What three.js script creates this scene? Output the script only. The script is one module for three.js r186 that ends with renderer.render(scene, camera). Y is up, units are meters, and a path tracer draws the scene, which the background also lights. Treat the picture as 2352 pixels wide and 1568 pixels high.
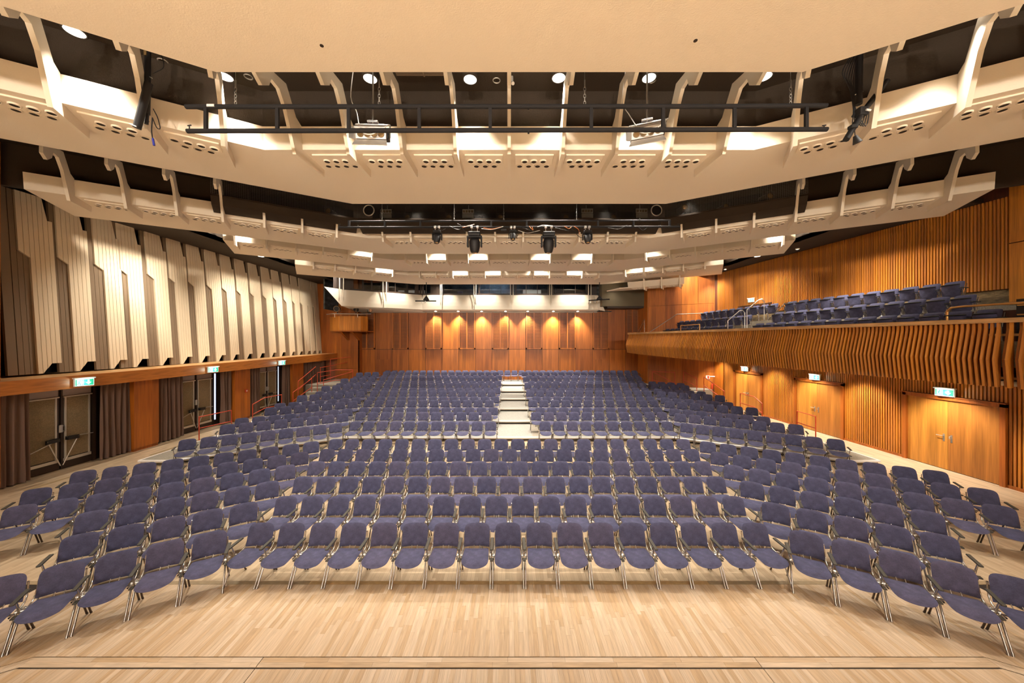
import * as THREE from 'three';
import { mergeGeometries } from 'three/addons/utils/BufferGeometryUtils.js';
import { RoundedBoxGeometry } from 'three/addons/geometries/RoundedBoxGeometry.js';

// ---------------------------------------------------------------- camera, exposure, light levels
const scene = new THREE.Scene();
scene.background = new THREE.Color(0x000000);
const EYE = 4.116;
const camera = new THREE.PerspectiveCamera(90, 1.5, 0.05, 120);
camera.position.set(0, EYE, 0);
camera.setViewOffset(2352, 1568, 6.5, 0, 2352, 1568);
const renderer = new THREE.WebGLRenderer({ antialias: true });
renderer.toneMapping = THREE.LinearToneMapping;
renderer.toneMappingExposure = 1.15;
renderer.shadowMap.enabled = true;
const WARM = new THREE.Color().setRGB(1.0, 0.90, 0.77);
const NEUT = new THREE.Color().setRGB(1.0, 0.93, 0.82);
const LEVEL = { slot: 60, gap: 135, hall: 250, stage: 1350, soffit: 85, wash: 130, balcony: 48, booth: 110, bridge: 14, upper: 10, front: 120 };

// ---------------------------------------------------------------- random and noise
let seed = 20240611;
const rnd = () => { seed = (seed * 1664525 + 1013904223) >>> 0; return seed / 4294967296; };
const rr = (a, b) => a + (b - a) * rnd();
function hash(x, y, s) { let h = (x * 374761393 + y * 668265263 + s * 2147483647) | 0; h = Math.imul(h ^ (h >>> 13), 1274126177); h ^= h >>> 16; return (h >>> 0) / 4294967296; }
function vnoise(x, y, px, py, s) {                       // value noise that repeats after px, py cells
  const xi = Math.floor(x), yi = Math.floor(y), fx = x - xi, fy = y - yi;
  const m = (a, n) => ((a % n) + n) % n, u = fx * fx * (3 - 2 * fx), v = fy * fy * (3 - 2 * fy);
  const a = hash(m(xi, px), m(yi, py), s), b = hash(m(xi + 1, px), m(yi, py), s), c = hash(m(xi, px), m(yi + 1, py), s), d = hash(m(xi + 1, px), m(yi + 1, py), s);
  return a + (b - a) * u + (c - a) * v + (a - b - c + d) * u * v;
}
function tex(w, h, fn, size, srgb = true) {              // fn(u, v) -> [r, g, b] in 0..1; size = metres covered [x, y]
  const d = new Uint8Array(w * h * 4);
  for (let j = 0; j < h; j++) for (let i = 0; i < w; i++) {
    const c = fn(i / w, j / h), k = (j * w + i) * 4;
    d[k] = Math.min(255, Math.max(0, c[0] * 255)); d[k + 1] = Math.min(255, Math.max(0, c[1] * 255)); d[k + 2] = Math.min(255, Math.max(0, c[2] * 255)); d[k + 3] = 255;
  }
  const t = new THREE.DataTexture(d, w, h);
  t.wrapS = t.wrapT = THREE.RepeatWrapping; t.magFilter = THREE.LinearFilter; t.minFilter = THREE.LinearMipmapLinearFilter; t.generateMipmaps = true;
  if (srgb) t.colorSpace = THREE.SRGBColorSpace;
  t.repeat.set(1 / size[0], 1 / size[1]); t.needsUpdate = true;
  return t;
}
const woodTex = tex(256, 512, (u, v) => {                 // veneer grain along v
  const a = vnoise(u * 64, v * 4, 64, 4, 1), b = vnoise(u * 128, v * 8, 128, 8, 2), c = vnoise(u * 8, v * 2, 8, 2, 3), e = vnoise(u * 20, v * 3, 20, 3, 4);
  const g = 0.80 + 0.10 * (a - 0.5) + 0.10 * (b - 0.5) + 0.16 * (c - 0.5) + 0.12 * (e - 0.5);
  return [g + 0.03, g, g - 0.03];
}, [1.1, 2.6]);
const plankTex = tex(128, 512, (u, v) => {
  const a = vnoise(u * 24, v * 5, 24, 5, 11), b = vnoise(u * 64, v * 12, 64, 12, 12), g = 0.90 + 0.09 * (a - 0.5) + 0.08 * (b - 0.5);
  return [g, g - 0.01, g - 0.03];
}, [0.3, 1.0]);
const parquetTex = tex(1024, 1024, (u, v) => {            // strips 67 mm wide, laid lengthwise, for the floor far away
  const n = 30, c = Math.floor(u * n), off = hash(c, 3, 21) * 4, r = Math.floor(v * 4 + off), k = hash(c, ((r % 4) + 4) % 4, 22);
  const fu = u * n - c, fr = v * 4 + off - r;
  let g = 0.84 + 0.13 * (k - 0.5) + 0.05 * (vnoise(u * 256, v * 16, 256, 16, 23) - 0.5);
  if (fu < 0.04 || fr < 0.006) g *= 0.82;
  return [g, g - 0.015 + 0.02 * (k - 0.5), g - 0.05 + 0.04 * (k - 0.5)];
}, [2.01, 2.4]);
const plasterBump = tex(256, 256, (u, v) => { const g = 0.5 * vnoise(u * 64, v * 64, 64, 64, 31) + 0.3 * vnoise(u * 128, v * 128, 128, 128, 32) + 0.2 * vnoise(u * 20, v * 20, 20, 20, 33); return [g, g, g]; }, [0.8, 0.8], false);
const fabricTex = tex(256, 256, (u, v) => { const g = 0.84 + 0.16 * (vnoise(u * 9, v * 9, 9, 9, 41) - 0.5) + 0.14 * (vnoise(u * 128, v * 128, 128, 128, 42) - 0.5) + 0.08 * (vnoise(u * 30, v * 60, 30, 60, 43) - 0.5); return [g, g, g]; }, [0.5, 0.5]);
const carpetTex = tex(256, 256, (u, v) => { const g = 0.82 + 0.22 * (vnoise(u * 128, v * 128, 128, 128, 51) - 0.5) + 0.1 * (vnoise(u * 40, v * 40, 40, 40, 52) - 0.5); return [g, g, g]; }, [0.9, 0.9]);
const concreteTex = tex(256, 256, (u, v) => { const a = vnoise(u * 5, v * 8, 5, 8, 61), b = vnoise(u * 24, v * 40, 24, 40, 62), c = vnoise(u * 90, v * 90, 90, 90, 63); const g = 0.72 + 0.4 * (a - 0.5) + 0.26 * (b - 0.5) + 0.12 * (c - 0.5); return [g, g, g * 0.97]; }, [2.2, 1.4]);
const perfTex = tex(128, 128, (u, v) => { const g = (u * 16 % 1 < 0.5 && v * 16 % 1 < 0.5) ? 0.55 : 1; return [g, g, g]; }, [0.6, 0.6]);

// ---------------------------------------------------------------- materials
const lin = (r, g, b) => new THREE.Color().setRGB(r, g, b);
function M(color, o = {}) { const m = new (o.sheen || o.transmission ? THREE.MeshPhysicalMaterial : THREE.MeshStandardMaterial)({ color, roughness: 0.7, ...o }); return m; }
function turned(t) { const c = t.clone(); c.rotation = Math.PI / 2; c.repeat.set(t.repeat.y, t.repeat.x); c.needsUpdate = true; return c; }
const mat = {
  plaster: M(lin(0.80, 0.70, 0.56), { roughness: 0.9, bumpMap: plasterBump, bumpScale: 0.0012 }),
  rib: M(lin(0.80, 0.71, 0.57), { roughness: 0.8 }),
  nozzleHole: M(lin(0.03, 0.018, 0.01), { roughness: 0.9 }),
  dark: M(lin(0.032, 0.020, 0.011), { roughness: 0.85, bumpMap: plasterBump, bumpScale: 0.004 }),
  black: M(lin(0.006, 0.005, 0.006), { roughness: 0.6 }),
  voidBlack: M(lin(0.004, 0.004, 0.005), { roughness: 1 }),
  wood: M(lin(0.60, 0.19, 0.020), { roughness: 0.42, map: woodTex }),
  woodDark: M(lin(0.48, 0.14, 0.015), { roughness: 0.45, map: woodTex }),
  slat: M(lin(0.66, 0.26, 0.030), { roughness: 0.45, map: woodTex }),
  slatBack: M(lin(0.10, 0.024, 0.004), { roughness: 0.6, map: woodTex }),
  door: M(lin(0.66, 0.30, 0.050), { roughness: 0.38, map: woodTex }),
  ledge: M(lin(0.70, 0.42, 0.18), { roughness: 0.4, map: turned(woodTex) }),
  beam: M(lin(0.62, 0.23, 0.04), { roughness: 0.42, map: turned(woodTex) }),
  floor: M(lin(0.71, 0.56, 0.40), { roughness: 0.34, map: parquetTex }),
  fabric: M(lin(0.088, 0.088, 0.170), { roughness: 0.95, map: fabricTex, sheen: 0.5, sheenColor: lin(0.3, 0.3, 0.5), sheenRoughness: 0.5 }),
  alu: M(lin(0.66, 0.64, 0.61), { roughness: 0.25, metalness: 1 }),
  leg: M(lin(0.40, 0.36, 0.32), { roughness: 0.35, metalness: 1 }),
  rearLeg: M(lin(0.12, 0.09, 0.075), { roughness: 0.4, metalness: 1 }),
  tube: M(lin(0.006, 0.005, 0.006), { roughness: 0.85 }),
  wire: M(lin(0.20, 0.19, 0.18), { roughness: 0.5, metalness: 0.5 }),
  arm: M(lin(0.045, 0.040, 0.030), { roughness: 0.55 }),
  cream: M(lin(0.70, 0.585, 0.41), { roughness: 0.85 }),
  brown: M(lin(0.20, 0.14, 0.085), { roughness: 0.85 }),
  carpet: M(lin(0.44, 0.39, 0.31), { roughness: 1, map: carpetTex }),
  edge: M(lin(0.86, 0.84, 0.80), { roughness: 0.5 }),
  riserWood: M(lin(0.36, 0.27, 0.17), { roughness: 0.7 }),
  curtain: M(lin(0.17, 0.105, 0.080), { roughness: 0.95 }),
  blind: M(lin(0.36, 0.27, 0.155), { roughness: 0.9, map: carpetTex }),
  frameSilver: M(lin(0.62, 0.58, 0.52), { roughness: 0.4, metalness: 0.5 }),
  frameDark: M(lin(0.030, 0.016, 0.010), { roughness: 0.5 }),
  lintelGrey: M(lin(0.36, 0.32, 0.31), { roughness: 0.7 }),
  red: M(lin(0.50, 0.060, 0.020), { roughness: 0.4 }),
  steel: M(lin(0.66, 0.65, 0.63), { roughness: 0.3, metalness: 0.9 }),
  silver: M(lin(0.75, 0.73, 0.70), { roughness: 0.35, metalness: 0.8 }),
  brass: M(lin(0.62, 0.33, 0.10), { roughness: 0.3, metalness: 0.6 }),
  boothCream: M(lin(0.62, 0.56, 0.46), { roughness: 0.85 }),
  olive: M(lin(0.115, 0.092, 0.055), { roughness: 0.9 }),
  concrete: M(lin(0.235, 0.160, 0.080), { roughness: 0.95, map: concreteTex }),
  glass: M(lin(0.9, 0.95, 1), { roughness: 0.02, transmission: 1, thickness: 0, ior: 1.5 }),
  white: M(lin(0.75, 0.73, 0.70), { roughness: 0.5 }),
  cableWhite: M(lin(0.8, 0.8, 0.78), { roughness: 0.5 }),
  orangeCable: M(lin(0.6, 0.16, 0.03), { roughness: 0.5 }),
  lens: M(lin(0.5, 0.32, 0.14), { roughness: 0.15, metalness: 0.7 }),
  blueGlow: M(lin(0.02, 0.03, 0.1), { emissive: lin(0.25, 0.35, 1.0), emissiveIntensity: 1.2 }),
  redGlow: M(lin(0.1, 0.01, 0.01), { emissive: lin(1, 0.06, 0.03), emissiveIntensity: 1.0 }),
  lampGlow: M(lin(1, 1, 1), { emissive: lin(1, 0.94, 0.82), emissiveIntensity: 3.0 }),
  daylightGlow: M(lin(0.5, 0.6, 0.8), { emissive: lin(0.55, 0.66, 1.0), emissiveIntensity: 1.6 }),
};

// ---------------------------------------------------------------- geometry helpers (x right, y up, d = distance in front of the lens; z = -d)
const V = (x, y, d) => new THREE.Vector3(x, y, -d);
const ready = (g) => { g = g.index ? g.toNonIndexed() : g; return g; };
function uvMetres(g) {                                    // box projection in metres
  const p = g.attributes.position, n = g.attributes.normal, uv = new Float32Array(p.count * 2);
  for (let i = 0; i < p.count; i++) {
    const ax = Math.abs(n.getX(i)), ay = Math.abs(n.getY(i)), az = Math.abs(n.getZ(i));
    if (ay > 0.75 * Math.max(ax, az) && ay > ax && ay > az) { uv[2 * i] = p.getX(i); uv[2 * i + 1] = p.getZ(i); }
    else if (ax > az) { uv[2 * i] = p.getZ(i); uv[2 * i + 1] = p.getY(i); }
    else { uv[2 * i] = p.getX(i); uv[2 * i + 1] = p.getY(i); }
  }
  g.setAttribute('uv', new THREE.BufferAttribute(uv, 2));
  return g;
}
function merged(list, keepUv) {
  const a = list.flat().map((g) => { g = ready(g); for (const k of Object.keys(g.attributes)) if (!['position', 'normal', 'uv'].includes(k)) g.deleteAttribute(k); if (!g.attributes.uv) uvMetres(g); return g; });
  const g = a.length > 1 ? mergeGeometries(a) : a[0];
  return keepUv ? g : uvMetres(g);
}
function box(w, h, dd, x = 0, y = 0, d = 0) { const g = new THREE.BoxGeometry(w, h, dd); g.translate(x, y, -d); return g; }
function rbox(w, h, dd, r, x = 0, y = 0, d = 0, s = 2) { const g = new RoundedBoxGeometry(w, h, dd, s, r); g.translate(x, y, -d); return g; }
function span(x0, x1, y0, y1, d0, d1) { return box(x1 - x0, y1 - y0, d1 - d0, (x0 + x1) / 2, (y0 + y1) / 2, (d0 + d1) / 2); }
function align(g, p, q) { const dir = q.clone().sub(p), l = dir.length(); g.applyQuaternion(new THREE.Quaternion().setFromUnitVectors(new THREE.Vector3(0, 1, 0), dir.divideScalar(l))); g.translate((p.x + q.x) / 2, (p.y + q.y) / 2, (p.z + q.z) / 2); return g; }
function rod(p, q, r, n = 8, r2 = r) { return align(new THREE.CylinderGeometry(r2, r, p.distanceTo(q), n, 1), p, q); }
function bar(p, q, w, t) { return align(new THREE.BoxGeometry(w, p.distanceTo(q), t), p, q); }
function pipe(pts, r, n = 6, seg = 0, closed = false) { return new THREE.TubeGeometry(new THREE.CatmullRomCurve3(pts, closed, 'catmullrom', 0.4), seg || Math.max(4, pts.length * 4), r, n, closed); }
function bent(pts, r, n = 6) { const out = []; for (let i = 1; i < pts.length; i++) { out.push(rod(pts[i - 1], pts[i], r, n)); if (i < pts.length - 1) { const s = new THREE.SphereGeometry(r, n, 5); s.translate(pts[i].x, pts[i].y, pts[i].z); out.push(s); } } return out; }
function poly(pts) { const s = new THREE.Shape(); pts.forEach(([a, b], i) => (i ? s.lineTo(a, b) : s.moveTo(a, b))); s.closePath(); return s; }
function plan(pts, y0, y1) { const g = new THREE.ExtrudeGeometry(poly(pts), { depth: y1 - y0, bevelEnabled: false }); g.rotateX(-Math.PI / 2); g.translate(0, y0, 0); return g; }          // pts = [x, d]
function profile(pts, x0, x1) { const g = new THREE.ExtrudeGeometry(poly(pts), { depth: x1 - x0, bevelEnabled: false }); g.rotateY(Math.PI / 2); g.translate(x0, 0, 0); return g; }      // pts = [d, y]
function elevation(pts, d, t, bevel = 0) { const g = new THREE.ExtrudeGeometry(poly(pts), { depth: t, bevelEnabled: bevel > 0, bevelSize: bevel, bevelThickness: bevel, bevelSegments: 1 }); g.translate(0, 0, -d); return g; }   // pts = [x, y]
function hexa(a, b) {                                     // a, b: four corners each of two opposite faces
  const v = [], q = (p, r, s, t) => v.push(p, r, s, p, s, t);
  q(a[0], a[1], a[2], a[3]); q(b[3], b[2], b[1], b[0]);
  for (let i = 0; i < 4; i++) { const j = (i + 1) % 4; q(a[j], a[i], b[i], b[j]); }
  const c = a.concat(b).reduce((s, p) => s.add(p), new THREE.Vector3()).divideScalar(8);
  const n = new THREE.Vector3().subVectors(a[1], a[0]).cross(new THREE.Vector3().subVectors(a[2], a[0]));
  const m = a.reduce((s, p) => s.add(p), new THREE.Vector3()).divideScalar(4).sub(c);
  if (n.dot(m) < 0) for (let i = 0; i < v.length; i += 3) { const t = v[i + 1]; v[i + 1] = v[i + 2]; v[i + 2] = t; }
  const g = new THREE.BufferGeometry().setFromPoints(v); g.computeVertexNormals(); return uvMetres(g);
}
function spin(g, a, x = 0, y = 0, d = 0) { g.rotateY(a); g.translate(x, y, -d); return g; }
function disc(r, x, y, d, n = 16) { const g = new THREE.CylinderGeometry(r, r, 0.01, n); g.translate(x, y, -d); return g; }

// ---------------------------------------------------------------- scene helpers
const used = {};
function numbered(name) { const n = used[name] = (used[name] ?? -1) + 1; return n ? `${name}_${String(n).padStart(3, '0')}` : name; }
function shade(m) { m.castShadow = m.receiveShadow = true; return m; }
function obj(name, geos, m, parent = scene, keepUv = false) {
  const g = Array.isArray(geos) ? merged(geos, keepUv) : geos;
  const o = shade(new THREE.Mesh(g, m)); o.name = parent === scene ? numbered(name) : name; parent.add(o); return o;
}
function tag(o, label, category, group, kind) { o.userData.label = label; o.userData.category = category; if (group) o.userData.group = group; if (kind) o.userData.kind = kind; return o; }
function thing(name, label, category, p, turn = 0, group) { const o = new THREE.Group(); o.name = numbered(name); scene.add(o); if (p) o.position.copy(p); o.rotation.y = turn; return tag(o, label, category, group); }
function struct(name, geos, m) { const o = geos ? obj(name, geos, m) : new THREE.Group(); if (!geos) { o.name = numbered(name); scene.add(o); } o.userData.kind = 'structure'; return o; }
function stuff(o) { o.userData.kind = 'stuff'; return o; }
const ORD = ['', 'first', 'second', 'third', 'fourth', 'fifth', 'sixth', 'seventh', 'eighth', 'ninth', 'tenth', 'eleventh', 'twelfth', 'thirteenth', 'fourteenth', 'fifteenth', 'sixteenth', 'seventeenth', 'eighteenth', 'nineteenth', 'twentieth', 'twenty-first', 'twenty-second', 'twenty-third', 'twenty-fourth'];
function spot(x, y, d, tx, ty, td, power, angle, pen, color = WARM, radius = 3) {
  const l = new THREE.SpotLight(color, power, 0, angle, pen, 2);
  l.position.copy(V(x, y, d)); l.target.position.copy(V(tx, ty, td)); l.castShadow = true; l.shadow.radius = radius; l.shadow.mapSize.set(512, 512);
  scene.add(l); scene.add(l.target); return l;
}
function downlight(x, y, d, label, group, power, angle = 1.0, o = {}) {        // y: ceiling face the fitting sits in
  const r = o.r ?? 0.11, t = thing('downlight', label, 'ceiling light', V(x, y, d), 0, group);
  const ring = new THREE.LatheGeometry([new THREE.Vector2(r, 0.02), new THREE.Vector2(r, -0.02), new THREE.Vector2(r + 0.012, -0.024), new THREE.Vector2(r + 0.03, -0.015), new THREE.Vector2(r + 0.03, 0.02)], 20);
  obj('trim_ring', [ring], o.ring ?? mat.dark, t);
  obj('lens', [disc(r, 0, -0.012, 0, 20)], mat.lampGlow, t);
  t.rotation.x = o.tilt ?? 0;
  if (power) spot(x, y - 0.05, d + (o.tilt ? Math.tan(o.tilt) * 0.05 : 0), x + (o.ax ?? 0), y - 4, d + (o.ad ?? 0), power, angle, o.pen ?? 0.8, o.color ?? WARM, o.soft ?? 5);
  return t;
}
// a rounded cushion: W, H half sizes, T thickness, corner roundness [bottom x, bottom s, top x, top s]; place(x, s, t, u, v) puts it in space
function pillow(W, H, T, nu, nv, rd, place, outline) {
  const P = [], idx = [], row = nu + 1;
  for (const side of [1, -1]) for (let j = 0; j <= nv; j++) for (let i = 0; i <= nu; i++) {
    const ease = (q) => Math.sin(q * Math.PI / 2) * 0.45 + q * 0.55, u = ease(-1 + 2 * i / nu), v = ease(-1 + 2 * j / nv);
    const cx = v < 0 ? rd[0] : rd[2], cs = v < 0 ? rd[1] : rd[3];
    let x = W * u * Math.sqrt(1 - cx * v ** 6), s = H * v * Math.sqrt(1 - cs * u ** 6);
    if (outline) [x, s] = outline(x, s, u, v);
    const e = Math.max(Math.abs(u), Math.abs(v)), t = side * T / 2 * Math.sqrt(Math.max(0, 1 - e ** 5));
    const p = place(x, s, t, u, v); P.push(p.x, p.y, p.z);
  }
  const off = row * (nv + 1);
  for (let j = 0; j < nv; j++) for (let i = 0; i < nu; i++) { const a = j * row + i, b = a + 1, c = a + row + 1, d = a + row; idx.push(a, b, c, a, c, d, off + a, off + c, off + b, off + a, off + d, off + c); }
  const g = new THREE.BufferGeometry(); g.setAttribute('position', new THREE.Float32BufferAttribute(P, 3)); g.setIndex(idx); g.computeVertexNormals();
  return uvMetres(ready(g));
}
// ================================================================ floor
const WALL_X = 14.0, BACK = 27.6;
{
  const F = 0;   // floor level
  const floor = struct('floor', [span(-16, 16, -0.3, F, 5.87, 28), span(-16, 16, -0.3, F - 0.012, -7, 5.87)], mat.floor);
  // near planks: each strip of oak is a piece; the 300 nearest are parts, the rest one part
  const tones = [0, 1, 2, 3, 4].map((k) => M(lin(0.72 - 0.032 * k, 0.575 - 0.038 * k, 0.43 - 0.042 * k), { roughness: 0.32, map: plankTex }));
  const W = 3.2 / 48, list = [];
  const cut = (x, dc) => dc - Math.max(0, Math.abs(x) - 6.2) * 0.577;      // the joints turn towards the stage at the sides
  // near and far ends are functions of x, so that the strips meet the turned joints cleanly
  const strip = (x, near, far, dn) => {
    const g0 = Math.abs(Math.abs(x) - 3.2) < 0.01 && dn < 4.2 ? 0.005 : 0.0006, g1 = Math.abs(Math.abs(x + W) - 3.2) < 0.01 && dn < 4.2 ? 0.005 : 0.0006;
    const x0 = x + g0, x1 = x + W - g1; list.push({ x0, x1, n0: near(x0) + 0.0006, n1: near(x1) + 0.0006, f0: far(x0) - 0.0006, f1: far(x1) - 0.0006, d0: near(x0), d1: far(x0), d: dn, t: Math.floor(rnd() * 5) });
  };
  for (let i = -118; i < 118; i++) {
    const x = i * W, A = (xx) => cut(xx, 4.462), B = (xx) => cut(xx, 4.292);
    let f = A, a = A(x), first = 0.3 + rnd() * 0.55;
    while (a < 5.785 - 0.02) { let b = Math.min(5.785, a + (first || rr(0.42, 0.62))); first = 0; if (b > 5.70) b = 5.785; const e = b; strip(x, f, () => e, a); f = () => e; a = b; }
    f = B; let c = B(x), l = rr(0.2, 0.6);
    while (c > 3.31) { const e = Math.max(3.3, c - l); l = 0.55; strip(x, () => e, f, e); f = () => e; c = e; }
  }
  for (let r = 0; r < 2; r++) {                               // two boards wide between the dark joints, laid across
    let x = -6.2;
    while (x < 6.2) { const l = rr(0.55, 0.95), b = Math.min(6.2, x + l); const cut2 = [-3.2, 3.2].find((c) => c > x + 0.05 && c < b - 0.01); const e = cut2 ?? b; list.push({ x0: x + 0.001, x1: e - (cut2 ? 0.008 : 0.001), d0: 4.315 + r * 0.0675, d1: 4.315 + (r + 1) * 0.0675 - 0.0012, d: 4.0, t: Math.floor(rnd() * 5), across: true }); x = e; }
    for (const s of [-1, 1]) for (let k = 0; k < 4; k++) {    // the same two boards turn with the side joints
      const c = Math.cos(Math.PI / 6), n = Math.sin(Math.PI / 6), L = 0.8, q = (t, w) => V(s * (6.2 + t * c), 0, 4.315 + r * 0.0675 - t * n + w);
      const lo = [q(k * L + 0.002, 0), q((k + 1) * L - 0.002, 0), q((k + 1) * L - 0.002, 0.066), q(k * L + 0.002, 0.066)];
      const up = lo.map((p) => p.clone()); lo.forEach((p) => { p.y = -0.012; });
      obj('plank', hexa(lo, up), tones[(k + r) % 5], floor);
    }
  }
  list.sort((a, b) => a.d - b.d);
  const seen = list.filter((p) => { const dd = Math.max(p.d1, 4.12); return Math.abs((p.x0 + p.x1) / 2) < 1.5 * dd * 1.02 && p.d1 > 4.12; });
  const own = new Set(seen.slice(0, 280));
  const shared = {};
  const rest = [[], [], [], [], []];
  for (const p of list) {
    const w = p.x1 - p.x0, l = p.d1 - p.d0;
    let g = box(w, 0.012, l, (p.x0 + p.x1) / 2, F - 0.006, (p.d0 + p.d1) / 2);
    if (p.n0 !== undefined) { const lo = [V(p.x0, -0.012, p.n0), V(p.x1, -0.012, p.n1), V(p.x1, -0.012, p.f1), V(p.x0, -0.012, p.f0)], up = lo.map((q) => q.clone().setY(0)); g = hexa(lo, up); }
    if (own.has(p)) { const m = tones[p.t]; const gg = merged([g]); if (p.across) { const uv = gg.attributes.uv; for (let i = 0; i < uv.count; i++) { const a = uv.getX(i); uv.setXY(i, uv.getY(i), a); } } obj('plank', gg, m, floor); }
    else rest[p.t].push(g);
  }
  rest.forEach((r, k) => { if (r.length) stuff(obj('planks', r, tones[k], floor)); });
  obj('threshold_board', [span(-3.4, 3.4, -0.3, F, 5.79, 5.868)], M(lin(0.58, 0.38, 0.17), { roughness: 0.4, map: turned(plankTex) }), floor);
  obj('threshold_board', [span(-16, -3.404, -0.3, F, 5.79, 5.868), span(3.404, 16, -0.3, F, 5.79, 5.868)], M(lin(0.40, 0.30, 0.18), { roughness: 0.5, map: turned(plankTex) }), floor);
  const gap = M(lin(0.02, 0.012, 0.008), { roughness: 0.9 });
  obj('joint', [span(-16, 16, -0.3, F - 0.010, 3.2, 5.79)], gap, floor);
  const strips = (m) => m;
  // short dark slots in the floor by the left wall, where partition tracks end
  for (const [x, d0, d1] of [[-13.35, 9.4, 10.6], [-13.0, 12.35, 13.7], [-13.0, 14.0, 15.2]]) obj('floor_slot', [span(x - 0.06, x + 0.06, -0.01, F + 0.002, d0, d1)], M(lin(0.30, 0.22, 0.11), { roughness: 0.6 }), floor);
}

// ================================================================ dark ceiling and bulkheads
const COS = Math.cos(Math.PI / 6 * 1.013), SIN = Math.sin(Math.PI / 6 * 1.013), ALPHA = Math.PI / 6 * 1.013;
{
  const c = struct('ceiling', [span(-17, 17, 9.7, 10.0, -7, 30)], mat.dark);
  for (const s of [-1, 1]) {
    obj('soffit', [span(Math.min(s * 13.12, s * 17), Math.max(s * 13.12, s * 17), 8.7, 8.85, 11.3, 30), span(Math.min(s * 13.12, s * 13.3), Math.max(s * 13.12, s * 13.3), 8.7, 9.7, 11.3, 30)], mat.dark, c);
  }
  // dark bulkhead standing behind the second reflector, folded like it
  const f = [[-14.5, 7.62 - (14.5 - 5.5) * SIN / COS], [-5.5, 7.62], [5.5, 7.62], [14.5, 7.62 - (14.5 - 5.5) * SIN / COS]];
  const inner = f.map(([x, d]) => [x, d + 0.14]).reverse();
  const b = obj('bulkhead', [plan([...f, ...inner], 8.36, 9.7)], mat.dark, c); b.userData.label = 'dark upstand above the second reflector';
  // the same behind the wings of the third
  for (const s of [-1, 1]) {
    const p0 = [s * 9.4, 14.3 - (9.4 - 6.1) * SIN / COS], p1 = [s * 15.4, 14.3 - (15.4 - 6.1) * SIN / COS];
    obj('bulkhead', [plan(s < 0 ? [p1, p0, [p0[0] - 0.07, p0[1] + 0.12], [p1[0] - 0.07, p1[1] + 0.12]] : [p0, p1, [p1[0] + 0.07, p1[1] + 0.12], [p0[0] + 0.07, p0[1] + 0.12]], 8.5, 9.7)], mat.dark, c);
  }
  // ventilation grille in the slot, slats and frame
  const gx0 = -2.35, gx1 = -1.2, gd0 = 6.5, gd1 = 7.15;
  const g = []; for (let k = 0; k < 18; k++) g.push(span(gx0, gx1, 9.66, 9.69, gd0 + 0.036 * k, gd0 + 0.036 * k + 0.016));
  g.push(span((gx0 + gx1) / 2 - 0.015, (gx0 + gx1) / 2 + 0.015, 9.655, 9.7, gd0, gd1));
  obj('air_grille', g, mat.brown, c);
  // small round holes for cables and sprinklers
  const holes = []; for (const [x, d] of [[-6.9, 6.8], [-6.6, 7.1], [-5.9, 6.9], [-5.5, 7.2], [-3.4, 6.85], [-3.55, 6.6], [-0.27, 7.3], [3.05, 7.3], [3.6, 6.9], [3.85, 6.9], [5.0, 6.8], [5.2, 7.05], [5.35, 6.6]]) { const r = new THREE.TorusGeometry(0.075, 0.012, 6, 14); r.rotateX(Math.PI / 2); r.translate(x, 9.695, -d); holes.push(r); }
  obj('cable_hole', holes, mat.frameSilver, c);
}

// ================================================================ room shell behind the lens and at the sides
struct('wall_front', [span(-17, 17, -0.3, 10, -7.3, -7)], M(lin(0.56, 0.36, 0.17), { roughness: 0.6, map: woodTex }));

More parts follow.
